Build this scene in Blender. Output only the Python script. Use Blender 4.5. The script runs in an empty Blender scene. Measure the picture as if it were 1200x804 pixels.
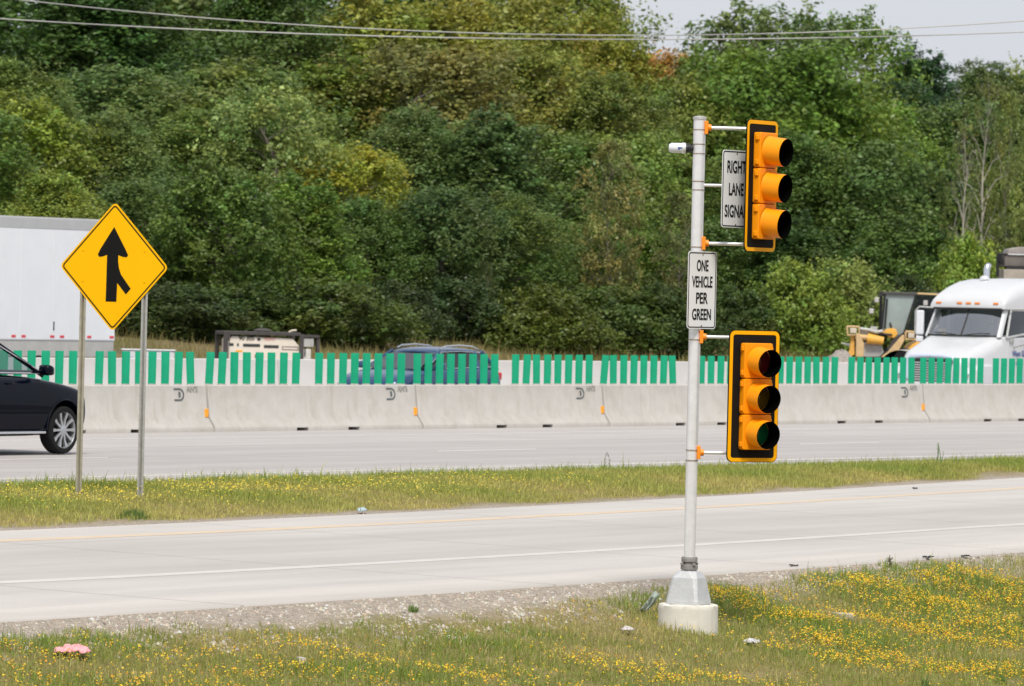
import bpy, math, random
import numpy as np
from mathutils import Vector, Matrix

R = math.radians
random.seed(7)
SC = bpy.context.scene
COL = SC.collection

# ------------------------------------------------------------------ camera
FPX, CX, CY = 6400.0, 600.0, 402.0          # long lens, in pixels of the 1200 x 804 photograph
ROLL, HOR, CAMZ = 0.0233, 353.0, 2.5
cr, sr = math.cos(ROLL), math.sin(ROLL)
pitch = -math.atan((CY - HOR) / FPX)
Fv = Vector((0, math.cos(pitch), math.sin(pitch)))
R0 = Vector((1, 0, 0)); U0 = R0.cross(Fv)
Rr = cr * R0 + sr * U0
Ur = -sr * R0 + cr * U0
CAMP = Vector((0, 0, CAMZ))
cam = bpy.data.cameras.new('camera'); camo = bpy.data.objects.new('camera', cam); COL.objects.link(camo)
cam.sensor_width = 36; cam.lens = 36 * FPX / 1200
m = Matrix((Rr, Ur, -Fv)).transposed().to_4x4(); m.translation = CAMP
camo.matrix_world = m
cam.clip_start = 0.5; cam.clip_end = 6000
cam.dof.use_dof = True; cam.dof.focus_distance = 56; cam.dof.aperture_fstop = 7.2
SC.camera = camo

# ------------------------------------------------------------------ light
SUN = Vector((0.05, -0.64, 0.92)).normalized()
w = bpy.data.worlds.new('World'); SC.world = w; w.use_nodes = True
nt = w.node_tree; nt.nodes.clear()
out = nt.nodes.new('ShaderNodeOutputWorld'); bg = nt.nodes.new('ShaderNodeBackground')
sky = nt.nodes.new('ShaderNodeTexSky'); sky.sky_type = 'NISHITA'; sky.sun_disc = False
sky.sun_elevation = math.asin(SUN.z); sky.sun_rotation = math.atan2(SUN.x, SUN.y)
sky.dust_density = 3.0; sky.air_density = 1.0; sky.ozone_density = 1.0
mx = nt.nodes.new('ShaderNodeMix'); mx.data_type = 'RGBA'
mx.inputs[0].default_value = 0.80
mx.inputs[7].default_value = (8.3, 8.6, 9.3, 1)      # thin bright overcast
nt.links.new(sky.outputs[0], mx.inputs[6]); nt.links.new(mx.outputs[2], bg.inputs[0])
bg.inputs[1].default_value = 0.078
nt.links.new(bg.outputs[0], out.inputs[0])
sl = bpy.data.lights.new('sun', 'SUN'); sl.energy = 2.9; sl.angle = R(16); sl.color = (1, .95, .86)
so = bpy.data.objects.new('sun', sl); COL.objects.link(so)
so.rotation_euler = SUN.to_track_quat('Z', 'Y').to_euler()
SC.view_settings.view_transform = 'Standard'
try: SC.view_settings.look = 'None'
except Exception: pass
SC.view_settings.exposure = 0.28; SC.view_settings.gamma = 1

# ------------------------------------------------------------------ pixel -> place helpers (pure camera geometry)
def ray(x, y):
    a, b = x - CX, CY - y
    return (Fv * FPX + Rr * a + Ur * b) / FPX
def P(x, y, d):
    r = ray(x, y); return CAMP + r * (d / r.y)
def G(x, y, z=0.0):
    r = ray(x, y); return CAMP + r * ((z - CAMZ) / r.z)
def proj(p):
    q = Vector(p) - CAMP; f = q.dot(Fv)
    return CX + FPX * q.dot(Rr) / f, CY - FPX * q.dot(Ur) / f

# ------------------------------------------------------------------ object helpers
def tag(o, label=None, cat=None, group=None, kind=None):
    if label: o['label'] = label
    if cat: o['category'] = cat
    if group: o['group'] = group
    if kind: o['kind'] = kind
    return o
def thing(name, label, cat, loc=(0, 0, 0), rz=0.0, group=None):
    o = bpy.data.objects.new(name, None); COL.objects.link(o)
    o.empty_display_size = .2
    o.location = loc; o.rotation_euler = (0, 0, rz)
    return tag(o, label, cat, group)
def link(name, me, parent=None):
    o = bpy.data.objects.new(name, me); COL.objects.link(o)
    if parent: o.parent = parent
    return o
def dup(root, label=None):
    r = root.copy(); COL.objects.link(r)
    if label: r['label'] = label
    for ch in list(root.children):
        c = ch.copy(); COL.objects.link(c); c.parent = r
        for g in ch.children:
            d = g.copy(); COL.objects.link(d); d.parent = c
    return r

class MB:
    def __init__(s): s.v = []; s.f = []; s.mi = []; s.cur = 0
    def add(s, vs, fs):
        o = len(s.v); s.v += [tuple(v) for v in vs]
        for f in fs: s.f.append([i + o for i in f]); s.mi.append(s.cur)
        return s
    def box(s, c, d, M=None):
        x, y, z = d[0] / 2, d[1] / 2, d[2] / 2
        vs = [Vector((i * x, j * y, k * z)) for i in (-1, 1) for j in (-1, 1) for k in (-1, 1)]
        if M is not None: vs = [M @ v for v in vs]
        vs = [v + Vector(c) for v in vs]
        return s.add(vs, [(0, 1, 3, 2), (4, 6, 7, 5), (0, 4, 5, 1), (2, 3, 7, 6), (0, 2, 6, 4), (1, 5, 7, 3)])
    def loft(s, rings, closed=True, cap0=True, cap1=True):
        n = len(rings[0]); vs = [p for r in rings for p in r]; fs = []
        for i in range(len(rings) - 1):
            for j in range(n if closed else n - 1):
                a = i * n + j; b = i * n + (j + 1) % n
                fs.append((a, b, b + n, a + n))
        if cap0: fs.append(tuple(reversed(range(n))))
        if cap1: fs.append(tuple(range((len(rings) - 1) * n, len(rings) * n)))
        return s.add(vs, fs)
    def prism(s, poly, a, b, fn):
        return s.loft([[fn(u, v, a) for u, v in poly], [fn(u, v, b) for u, v in poly]])
    def tube(s, pts, r, n=8, caps=True):
        pts = [Vector(p) for p in pts]; rs = r if isinstance(r, (list, tuple)) else [r] * len(pts)
        rings = []; prev = None
        for i, p in enumerate(pts):
            t = (pts[min(i + 1, len(pts) - 1)] - pts[max(i - 1, 0)]).normalized()
            if prev is None:
                a = t.orthogonal().normalized()
            else:
                a = (prev - t * prev.dot(t)).normalized()
            prev = a; b = t.cross(a)
            rings.append([p + (a * math.cos(2 * math.pi * k / n) + b * math.sin(2 * math.pi * k / n)) * rs[i] for k in range(n)])
        return s.loft(rings, True, caps, caps)
    def lathe(s, prof, n=24, M=None, cap=True):
        rings = []
        for r, z in prof:
            ring = [Vector((r * math.cos(2 * math.pi * k / n), r * math.sin(2 * math.pi * k / n), z)) for k in range(n)]
            if M is not None: ring = [M @ v for v in ring]
            rings.append(ring)
        return s.loft(rings, True, cap, cap)
    def mesh(s, name, mats, smooth=None):
        me = bpy.data.meshes.new(name)
        me.from_pydata([tuple(v) for v in s.v], [], s.f)
        for mt in (mats if isinstance(mats, (list, tuple)) else [mats]): me.materials.append(mt)
        me.polygons.foreach_set('material_index', s.mi)
        me.validate()
        import bmesh
        bm = bmesh.new(); bm.from_mesh(me)
        bmesh.ops.recalc_face_normals(bm, faces=bm.faces); bm.to_mesh(me); bm.free()
        if smooth is not None:
            me.polygons.foreach_set('use_smooth', [True] * len(me.polygons))
            me.set_sharp_from_angle(angle=R(smooth))
        return me
    def build(s, name, mats, parent=None, smooth=None, bevel=0, sub=0):
        o = link(name, s.mesh(name, mats, smooth), parent)
        if bevel:
            b = o.modifiers.new('bevel', 'BEVEL'); b.width = bevel; b.segments = 2; b.limit_method = 'ANGLE'; b.angle_limit = R(35)
        if sub:
            b = o.modifiers.new('sub', 'SUBSURF'); b.levels = sub; b.render_levels = sub
        return o

def raw_mesh(name, verts, faces_n, mat, cols=None, smooth=False):
    """verts (N,3) numpy; consecutive groups of faces_n vertices make one face."""
    me = bpy.data.meshes.new(name); n = len(verts); nf = n // faces_n
    me.vertices.add(n); me.vertices.foreach_set('co', np.ascontiguousarray(verts, dtype=np.float32).ravel())
    me.loops.add(n); me.loops.foreach_set('vertex_index', np.arange(n, dtype=np.int32))
    me.polygons.add(nf); me.polygons.foreach_set('loop_start', np.arange(nf, dtype=np.int32) * faces_n)
    try: me.polygons.foreach_set('loop_total', np.full(nf, faces_n, dtype=np.int32))
    except Exception: pass
    me.materials.append(mat)
    if cols is not None:
        at = me.attributes.new('tint', 'FLOAT_COLOR', 'POINT')
        c = np.ones((n, 4), dtype=np.float32); c[:, :3] = cols
        at.data.foreach_set('color', c.ravel())
    me.update(); me.validate()
    return me

def apply_mods(o):
    dg = bpy.context.evaluated_depsgraph_get(); dg.update()
    me = bpy.data.meshes.new_from_object(o.evaluated_get(dg))
    o.modifiers.clear(); o.data = me
    return o

def rrect(w_, h_, r, n=6):
    pts = []
    for cx, cy, a0 in ((w_/2-r, h_/2-r, 0), (-w_/2+r, h_/2-r, 90), (-w_/2+r, -h_/2+r, 180), (w_/2-r, -h_/2+r, 270)):
        for k in range(n + 1):
            a = R(a0 + 90 * k / n); pts.append((cx + r * math.cos(a), cy + r * math.sin(a)))
    return pts
def ring_prism(mb, outer, inner, a, b, fn):
    n = len(outer)
    vs = [fn(u, v, a) for u, v in outer] + [fn(u, v, a) for u, v in inner] + [fn(u, v, b) for u, v in outer] + [fn(u, v, b) for u, v in inner]
    fs = []
    for i in range(n):
        j = (i + 1) % n
        fs += [(i, j, n + j, n + i), (2*n+i, 3*n+i, 3*n+j, 2*n+j), (i, 2*n+i, 2*n+j, j), (n+i, n+j, 3*n+j, 3*n+i)]
    mb.add(vs, fs)

def text(name, body, size, mat, parent, M, xs=1.0, bold=0.0, ext=0.001, width=None):
    cu = bpy.data.curves.new(name, 'FONT'); cu.body = body; cu.size = size; cu.offset = bold
    cu.align_x = 'CENTER'; cu.align_y = 'CENTER'; cu.extrude = ext
    t = bpy.data.objects.new(name, cu); COL.objects.link(t)
    dg = bpy.context.evaluated_depsgraph_get(); dg.update()
    me = bpy.data.meshes.new_from_object(t.evaluated_get(dg))
    bpy.data.objects.remove(t)
    if width:
        xx = [v.co.x for v in me.vertices]; xs = width / (max(xx) - min(xx)); me.transform(Matrix.Translation((-(max(xx) + min(xx)) / 2, 0, 0)))
    me.transform(Matrix.Diagonal((xs, 1, 1, 1))); me.transform(M)
    me.materials.clear(); me.materials.append(mat)
    return link(name, me, parent)

# ------------------------------------------------------------------ materials
MATS = {}
def mat(name, col, rough=.6, metal=0.0, var=.10, scale=6.0, bump=0.0, bscale=60.0, spec=.5, dirt=None, dscale=3.0, damt=.5, coat=0, drip=None):
    if name in MATS: return MATS[name]
    mt = bpy.data.materials.new(name); mt.use_nodes = True; MATS[name] = mt
    n = mt.node_tree.nodes; l = mt.node_tree.links; b = n['Principled BSDF']
    b.inputs['Roughness'].default_value = rough; b.inputs['Metallic'].default_value = metal
    b.inputs['Specular IOR Level'].default_value = spec
    if coat: b.inputs['Coat Weight'].default_value = coat; b.inputs['Coat Roughness'].default_value = .03
    tc0 = n.new('ShaderNodeTexCoord'); oi_ = n.new('ShaderNodeObjectInfo'); va = n.new('ShaderNodeVectorMath'); va.operation = 'MULTIPLY_ADD'
    va.inputs[1].default_value = (1, 1, 1); cb = n.new('ShaderNodeCombineXYZ'); mr = n.new('ShaderNodeMath'); mr.operation = 'MULTIPLY'; mr.inputs[1].default_value = 37.0
    l.new(oi_.outputs['Random'], mr.inputs[0]); l.new(mr.outputs[0], cb.inputs[0]); l.new(tc0.outputs['Object'], va.inputs[0]); l.new(cb.outputs[0], va.inputs[2])
    class tc: outputs = {'Object': va.outputs[0]}
    nz = n.new('ShaderNodeTexNoise'); nz.inputs['Scale'].default_value = scale; nz.inputs['Detail'].default_value = 6
    l.new(tc.outputs['Object'], nz.inputs['Vector'])
    rmp = n.new('ShaderNodeMapRange'); rmp.inputs[1].default_value = .25; rmp.inputs[2].default_value = .75
    rmp.inputs[3].default_value = 1 - var; rmp.inputs[4].default_value = 1 + var
    l.new(nz.outputs[0], rmp.inputs[0])
    mul = n.new('ShaderNodeMix'); mul.data_type = 'RGBA'; mul.blend_type = 'MULTIPLY'; mul.inputs[0].default_value = 1
    mul.inputs[6].default_value = (*col, 1); l.new(rmp.outputs[0], mul.inputs[7])
    last = mul.outputs[2]
    if dirt:
        n2 = n.new('ShaderNodeTexNoise'); n2.inputs['Scale'].default_value = dscale; n2.inputs['Detail'].default_value = 8; n2.inputs['Roughness'].default_value = .65
        l.new(tc.outputs['Object'], n2.inputs['Vector'])
        r2 = n.new('ShaderNodeMapRange'); r2.inputs[1].default_value = .48; r2.inputs[2].default_value = .75; r2.inputs[4].default_value = damt
        l.new(n2.outputs[0], r2.inputs[0])
        m2 = n.new('ShaderNodeMix'); m2.data_type = 'RGBA'; l.new(r2.outputs[0], m2.inputs[0]); l.new(last, m2.inputs[6]); m2.inputs[7].default_value = (*dirt, 1)
        last = m2.outputs[2]
    if drip:
        mp = n.new('ShaderNodeMapping'); mp.inputs['Scale'].default_value = (5.0, 5.0, .45); l.new(va.outputs[0], mp.inputs[0])
        n4 = n.new('ShaderNodeTexNoise'); n4.inputs['Scale'].default_value = 1.6; n4.inputs['Detail'].default_value = 6; l.new(mp.outputs[0], n4.inputs['Vector'])
        r4 = n.new('ShaderNodeMapRange'); r4.inputs[1].default_value = .56; r4.inputs[2].default_value = .74; r4.inputs[4].default_value = .55; l.new(n4.outputs[0], r4.inputs[0])
        m4 = n.new('ShaderNodeMix'); m4.data_type = 'RGBA'; l.new(r4.outputs[0], m4.inputs[0]); l.new(last, m4.inputs[6]); m4.inputs[7].default_value = (*drip, 1)
        last = m4.outputs[2]
    l.new(last, b.inputs['Base Color'])
    if bump:
        n3 = n.new('ShaderNodeTexNoise'); n3.inputs['Scale'].default_value = bscale; n3.inputs['Detail'].default_value = 4
        l.new(tc.outputs['Object'], n3.inputs['Vector'])
        bp = n.new('ShaderNodeBump'); bp.inputs['Strength'].default_value = bump; bp.inputs['Distance'].default_value = .02
        l.new(n3.outputs[0], bp.inputs['Height']); l.new(bp.outputs[0], b.inputs['Normal'])
    return mt

def leaf_mat(name, use_obj=True, rough=.55, trans=.32):
    mt = bpy.data.materials.new(name); mt.use_nodes = True
    n = mt.node_tree.nodes; l = mt.node_tree.links; b = n['Principled BSDF']; o = n['Material Output']
    at = n.new('ShaderNodeAttribute'); at.attribute_name = 'tint'
    col = at.outputs['Color']
    if use_obj:
        oi = n.new('ShaderNodeObjectInfo')
        mm = n.new('ShaderNodeMix'); mm.data_type = 'RGBA'; mm.blend_type = 'MULTIPLY'; mm.inputs[0].default_value = 1
        l.new(oi.outputs['Color'], mm.inputs[6]); l.new(col, mm.inputs[7]); col = mm.outputs[2]
    l.new(col, b.inputs['Base Color']); b.inputs['Roughness'].default_value = rough - .1; b.inputs['Specular IOR Level'].default_value = .4
    tr = n.new('ShaderNodeBsdfTranslucent'); l.new(col, tr.inputs[0])
    ms = n.new('ShaderNodeMixShader'); ms.inputs[0].default_value = trans
    l.new(b.outputs[0], ms.inputs[1]); l.new(tr.outputs[0], ms.inputs[2]); l.new(ms.outputs[0], o.inputs[0])
    return mt

def glass_mat(name, tint, rough=.02, refl=1.0):
    mt = bpy.data.materials.new(name); mt.use_nodes = True
    n = mt.node_tree.nodes; l = mt.node_tree.links; o = n['Material Output']; n.remove(n['Principled BSDF'])
    t = n.new('ShaderNodeBsdfTransparent'); t.inputs[0].default_value = (*tint, 1)
    g = n.new('ShaderNodeBsdfGlossy'); g.inputs['Roughness'].default_value = rough; g.inputs[0].default_value = (.95, .97, 1, 1)
    lw = n.new('ShaderNodeLayerWeight'); lw.inputs[0].default_value = .5
    pw = n.new('ShaderNodeMath'); pw.operation = 'POWER'; pw.inputs[1].default_value = 4.0; l.new(lw.outputs['Facing'], pw.inputs[0])
    mu = n.new('ShaderNodeMath'); mu.operation = 'MULTIPLY_ADD'; mu.inputs[1].default_value = .8 * refl; mu.inputs[2].default_value = .07 * refl; l.new(pw.outputs[0], mu.inputs[0])
    ms = n.new('ShaderNodeMixShader'); l.new(mu.outputs[0], ms.inputs[0]); l.new(t.outputs[0], ms.inputs[1]); l.new(g.outputs[0], ms.inputs[2])
    l.new(ms.outputs[0], o.inputs[0])
    return mt

M_galv = mat('galvanized', (.84, .84, .86), .30, .42, .07, 14, drip=(.60, .60, .61))
M_galv_dull = mat('galvanized_dull', (.42, .42, .40), .55, .3, .15, 20)
M_rusty_post = mat('weathered_post', (.36, .34, .27), .65, .1, .2, 12, dirt=(.2, .16, .1))
M_alu = mat('cast_aluminium', (.56, .57, .58), .5, .35, .10, 9, .15, 40)
M_collar = mat('collar_grey', (.26, .25, .24), .6, .3, .25, 25)
M_foot = mat('footing_concrete', (.66, .635, .575), .9, 0, .06, 5, .12, 50, dirt=(.52, .48, .40), dscale=5, drip=(.52, .48, .40))
M_orange = mat('signal_yellow', (.93, .315, .003), .45, 0, .06, 7, spec=.25, dirt=(.66, .23, .012), dscale=7, damt=.4)
M_orange_clamp = mat('clamp_orange', (.90, .28, .01), .4, 0, .06, 12)
M_border = mat('reflective_yellow', (.92, .42, .001), .45, 0, .04, 5, spec=.15)
M_black = mat('matte_black', (.010, .009, .008), .7, 0, .2, 8, spec=.12)
M_visor_in = mat('visor_inside', (.0015, .0015, .0015), .9, 0, .1, 8, spec=.02)
M_steel = mat('stainless_band', (.42, .33, .27), .35, .6, .3, 40)
M_signface = mat('sign_white', (.76, .76, .77), .5, 0, .03, 3)
M_signback = mat('sign_back', (.55, .56, .57), .45, .5, .08, 6)
M_ink = mat('sign_black', (.008, .008, .008), .6, 0, .1, 9, spec=.12)
M_diamond = mat('sign_yellow', (.91, .475, .0005), .5, 0, .025, 2.5, spec=.12)
M_plastic_white = mat('detector_white', (.70, .72, .76), .4, 0, .05, 8)
M_blue_ink = mat('blue_ink', (.05, .09, .30), .5, 0, .1, 9)
M_chrome = mat('chrome', (.75, .76, .78), .15, 1.0, .04, 6)
M_rim = mat('alloy', (.52, .53, .55), .28, .75, .05, 6)
M_tyre = mat('tyre', (.012, .012, .013), .85, spec=.2, metal=0, var=.2, scale=12) if True else mat('tyre_', (.018, .018, .019), .8, 0, .2, 12)
M_navy = mat('black_paint', (.0012, .0024, .008), .25, 0, .06, 2, spec=.04, coat=.28)
M_blue = mat('blue_paint', (.018, .052, .125), .25, .1, .06, 2, spec=.4, coat=.5)
M_white_paint = mat('white_paint', (.575, .585, .605), .35, 0, .03, 3, coat=.3)
M_trailer = mat('trailer_white', (.74, .765, .80), .4, 0, .025, 2, dirt=(.68, .70, .72), dscale=1.5, damt=.4)
M_interior = mat('dark_interior', (.02, .02, .022), .8, 0, .2, 6)
M_trim = mat('black_trim', (.015, .015, .016), .45, 0, .1, 6)
M_glass = glass_mat('car_glass', (.72, .82, .82))
M_glass_dark = glass_mat('dark_glass', (.25, .30, .30))
M_wind = glass_mat('windshield_glass', (.55, .63, .60), .08, 4.6)
M_red = mat('red_lens', (.55, .02, .02), .25, 0, .1, 10)
M_amber = mat('amber_lens', (.75, .22, .03), .3, 0, .1, 10)
M_redrefl = mat('red_reflector', (.65, .05, .07), .4, 0, .1, 10)
M_cat_yellow = mat('machine_yellow', (.78, .40, .05), .55, 0, .15, 5, dirt=(.45, .33, .2), dscale=4)
M_cat_tan = mat('dusty_machine_yellow', (.58, .40, .20), .8, 0, .15, 5, dirt=(.42, .34, .26), dscale=4)
M_gen = mat('cream_panel', (.70, .63, .54), .55, 0, .05, 4, dirt=(.5, .42, .33), dscale=3)
M_darkframe = mat('dark_frame', (.055, .048, .045), .7, 0, .25, 6)
M_greybox = mat('grey_metal', (.45, .44, .42), .6, .1, .1, 6)
M_dullhopper = mat('dusty_hopper', (.14, .122, .112), .8, .1, .25, 3)

# ------------------------------------------------------------------ lines of the place, from the photograph
def quad_line(pix, z0, z1, deg=2):
    pts = [G(x, y, z0 + (z1 - z0) * x / 1200) for x, y in pix]
    X = np.array([p.x for p in pts]); Y = np.array([p.y for p in pts])
    c = np.polyfit(X, Y, deg); a, b = X.min(), X.max(); d = np.polyder(c)
    za = lambda x: z0 + (z1 - z0) * np.clip((x - a) / (b - a), 0, 1)
    def f(x):
        x = np.asarray(x, dtype=float); xc = np.clip(x, a, b)
        return np.polyval(c, xc) + (x - xc) * HSL
    return f, za
_b0, _b1 = G(260, 505.3), G(1200, 493.0)
HD = (_b1 - _b0).normalized()                        # direction of the highway
HSL = HD.y / HD.x
HN = Vector((HD.y, -HD.x, 0))                        # towards the camera
ANG = math.atan2(HD.y, HD.x)
def fB1(x): return _b0.y + (np.asarray(x, dtype=float) - _b0.x) * HSL
B2H = 1.0
_q = P(640, 422.6, 6400 * (CAMZ - B2H) / 68.8)
def fB2(x): return _q.y + (np.asarray(x, dtype=float) - _q.x) * HSL
fGE, zGE = quad_line([(0, 728.6), (400, 700), (800, 675), (1200, 646)], -.42, -.28)
fWL, _ = quad_line([(0, 687), (400, 664), (800, 640), (1200, 614.5)], -.37, -.22)
fYL, _ = quad_line([(0, 633), (400, 615), (800, 593), (1200, 570)], -.22, -.09)
fME, zME = quad_line([(0, 622), (400, 605), (800, 582), (1200, 560)], -.20, -.08)
fMF, _ = quad_line([(0, 571), (400, 560), (800, 550), (1200, 542)], -.03, -.03)
k = lambda v: (lambda x: np.full_like(np.asarray(x, dtype=float), v))
LINES = [
    (lambda x: fGE(x) - 3000, k(-1.5)), (lambda x: fGE(x) - 45, k(-1.4)), (lambda x: fGE(x) - 8, k(-1.02)), (lambda x: fGE(x) - 3.7, k(-.72)),
    (fGE, zGE), (fME, zME), (fMF, k(-.03)), (fB1, k(0.)), (fB2, k(0.)),
    (lambda x: fB2(x) + 12, k(.05)), (lambda x: fB2(x) + 30, k(.8)), (lambda x: fB2(x) + 42, k(1.5)),
    (lambda x: fB2(x) + 75, k(5.5)), (lambda x: fB2(x) + 110, k(8.5)), (lambda x: fB2(x) + 170, k(10.)),
    (lambda x: fB2(x) + 3500, k(10.))]
def stack(X):
    X = np.atleast_1d(np.asarray(X, dtype=float))
    Ys = np.array([f(X) for f, _ in LINES]); Zs = np.array([z(X) for _, z in LINES])
    for i in range(1, len(LINES)): Ys[i] = np.maximum(Ys[i], Ys[i - 1] + .5)
    return Ys, Zs
def nz2(x, y, s=1.0):
    x = np.asarray(x) * s; y = np.asarray(y) * s
    return (np.sin(1.3 * x + 2.1 * y + .5) + np.sin(2.9 * x - 1.7 * y + 1.9) * .6 + np.sin(-4.3 * x + 3.1 * y + 4.) * .4 + np.sin(7.1 * x + 5.3 * y) * .25) / 2.25
def zf(X, Y):
    X = np.atleast_1d(np.asarray(X, dtype=float)); Y = np.atleast_1d(np.asarray(Y, dtype=float))
    Ys, Zs = stack(X); o = np.empty_like(X)
    i = np.clip((Y[None, :] >= Ys).sum(0) - 1, 0, len(LINES) - 2); c = np.arange(len(X))
    t = (Y - Ys[i, c]) / (Ys[i + 1, c] - Ys[i, c])
    o = Zs[i, c] + (Zs[i + 1, c] - Zs[i, c]) * np.clip(t, 0, 1)
    edge = np.clip(np.minimum(t, 1 - t) * 6, 0, 1)
    bump = np.where((i <= 3), .05 * nz2(X, Y, .9) * np.where(i == 3, np.clip((1 - t) * 5, 0, 1), 1), 0) + np.where(i == 5, (.05 * nz2(X, Y, .6) + .08 * np.sin(np.clip(t, 0, 1) * math.pi)) * edge, 0)
    return o + bump
def zat(x, y): return float(zf([x], [y])[0])
def ground_at(px, py):
    """where the ray through a pixel meets the terrain"""
    r = ray(px, py); d = 30.0
    for _ in range(4000):
        p = CAMP + r * (d / r.y)
        if p.z <= zat(p.x, p.y): break
        d += .05
    return Vector((p.x, p.y, zat(p.x, p.y)))

# ------------------------------------------------------------------ ground materials
def ground_mat(name, build):
    mt = bpy.data.materials.new(name); mt.use_nodes = True
    build(mt.node_tree.nodes, mt.node_tree.links, mt.node_tree.nodes['Principled BSDF']); return mt
def N_noise(n, l, vec, s, det=6, rough=.6):
    z = n.new('ShaderNodeTexNoise'); z.inputs['Scale'].default_value = s; z.inputs['Detail'].default_value = det; z.inputs['Roughness'].default_value = rough
    l.new(vec, z.inputs['Vector']); return z.outputs[0]
def N_range(n, l, v, a, b, c=0., d=1.):
    r = n.new('ShaderNodeMapRange'); r.inputs[1].default_value = a; r.inputs[2].default_value = b; r.inputs[3].default_value = c; r.inputs[4].default_value = d
    l.new(v, r.inputs[0]); return r.outputs[0]
def N_mix(n, l, f, a, b, mode='MIX'):
    x = n.new('ShaderNodeMix'); x.data_type = 'RGBA'; x.blend_type = mode
    for i, v in ((0, f), (6, a), (7, b)):
        if isinstance(v, (int, float)): x.inputs[i].default_value = v
        elif isinstance(v, tuple): x.inputs[i].default_value = (*v, 1)
        else: l.new(v, x.inputs[i])
    return x.outputs[2]
def N_math(n, l, op, a, b):
    x = n.new('ShaderNodeMath'); x.operation = op
    for i, v in ((0, a), (1, b)):
        if isinstance(v, (int, float)): x.inputs[i].default_value = v
        else: l.new(v, x.inputs[i])
    return x.outputs[0]

def road_build(base, warm, joint_every, bands):
    def f(n, l, b):
        uv = n.new('ShaderNodeUVMap'); uv.uv_map = 'UVMap'
        sp = n.new('ShaderNodeSeparateXYZ'); l.new(uv.outputs[0], sp.inputs[0])
        al, ac = sp.outputs[0], sp.outputs[1]              # metres along and across
        tc = n.new('ShaderNodeTexCoord'); ob = tc.outputs['Object']
        st = n.new('ShaderNodeCombineXYZ'); l.new(N_math(n, l, 'MULTIPLY', al, .10), st.inputs[0]); l.new(ac, st.inputs[1])
        streak = N_noise(n, l, st.outputs[0], 2.2, 5)
        blot = N_noise(n, l, ob, .35, 6)
        fine = N_noise(n, l, ob, 55, 3)
        c = N_mix(n, l, N_range(n, l, blot, .3, .7), base, warm)
        c = N_mix(n, l, 1., c, N_range(n, l, streak, .3, .7, .90, 1.06), 'MULTIPLY')
        c = N_mix(n, l, 1., c, N_range(n, l, fine, .25, .75, .94, 1.06), 'MULTIPLY')
        for pos, wd, amt in bands:                         # wheel tracks and longitudinal joints
            d = N_math(n, l, 'ABSOLUTE', N_math(n, l, 'SUBTRACT', ac, pos), 0)
            c = N_mix(n, l, N_range(n, l, d, wd * .4, wd, amt, 0), c, (.20, .185, .18))
        if joint_every:
            md = N_math(n, l, 'PINGPONG', al, joint_every / 2)
            c = N_mix(n, l, N_range(n, l, md, .015, .04, .5, 0), c, (.22, .2, .18))
        cr_ = N_noise(n, l, ob, 3.0, 9, .7)
        spots = N_noise(n, l, ob, 9, 2)
        c = N_mix(n, l, N_range(n, l, spots, .72, .80, 0, .35), c, (.2, .19, .18))
        l.new(c, b.inputs['Base Color']); b.inputs['Roughness'].default_value = .85
        bp = n.new('ShaderNodeBump'); bp.inputs['Strength'].default_value = .15; bp.inputs['Distance'].default_value = .01
        l.new(fine, bp.inputs['Height']); l.new(bp.outputs[0], b.inputs['Normal'])
    return f
def verge_build(gravel_w, wob, soilA, soilB):
    def f(n, l, b):
        uv = n.new('ShaderNodeUVMap'); uv.uv_map = 'UVMap'
        sp = n.new('ShaderNodeSeparateXYZ'); l.new(uv.outputs[0], sp.inputs[0])
        ds = sp.outputs[1]
        tc = n.new('ShaderNodeTexCoord'); ob = tc.outputs['Object']
        vo = n.new('ShaderNodeTexVoronoi'); vo.inputs['Scale'].default_value = 34; l.new(ob, vo.inputs['Vector'])
        hs = n.new('ShaderNodeSeparateColor'); l.new(vo.outputs['Color'], hs.inputs[0])
        gr = N_mix(n, l, hs.outputs[0], (.26, .225, .185), (.43, .38, .32))
        gr = N_mix(n, l, N_range(n, l, hs.outputs[1], .8, 1), gr, (.42, .30, .22))
        s1 = N_noise(n, l, ob, 1.3, 7); s2 = N_noise(n, l, ob, 22, 4)
        soil = N_mix(n, l, N_range(n, l, s1, .35, .65), soilA, soilB)
        soil = N_mix(n, l, 1., soil, N_range(n, l, s2, .25, .75, .65, 1.3), 'MULTIPLY')
        e = N_math(n, l, 'ADD', ds, N_math(n, l, 'MULTIPLY', N_math(n, l, 'SUBTRACT', N_noise(n, l, ob, 1.1, 6), .5), wob))
        c = N_mix(n, l, N_range(n, l, e, gravel_w - .25, gravel_w + .25), gr, soil)
        l.new(c, b.inputs['Base Color']); b.inputs['Roughness'].default_value = .95; b.inputs['Specular IOR Level'].default_value = .2
        bp = n.new('ShaderNodeBump'); bp.inputs['Strength'].default_value = .8; bp.inputs['Distance'].default_value = .03
        l.new(vo.outputs['Distance'], bp.inputs['Height']); l.new(bp.outputs[0], b.inputs['Normal'])
    return f
def wild_build(n, l, b):
    tc = n.new('ShaderNodeTexCoord'); ob = tc.outputs['Object']
    c = N_mix(n, l, N_range(n, l, N_noise(n, l, ob, .25, 7), .35, .65), (.10, .085, .04), (.17, .13, .06))
    c = N_mix(n, l, 1., c, N_range(n, l, N_noise(n, l, ob, 6, 5), .25, .75, .6, 1.35), 'MULTIPLY')
    l.new(c, b.inputs['Base Color']); b.inputs['Roughness'].default_value = .95

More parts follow.
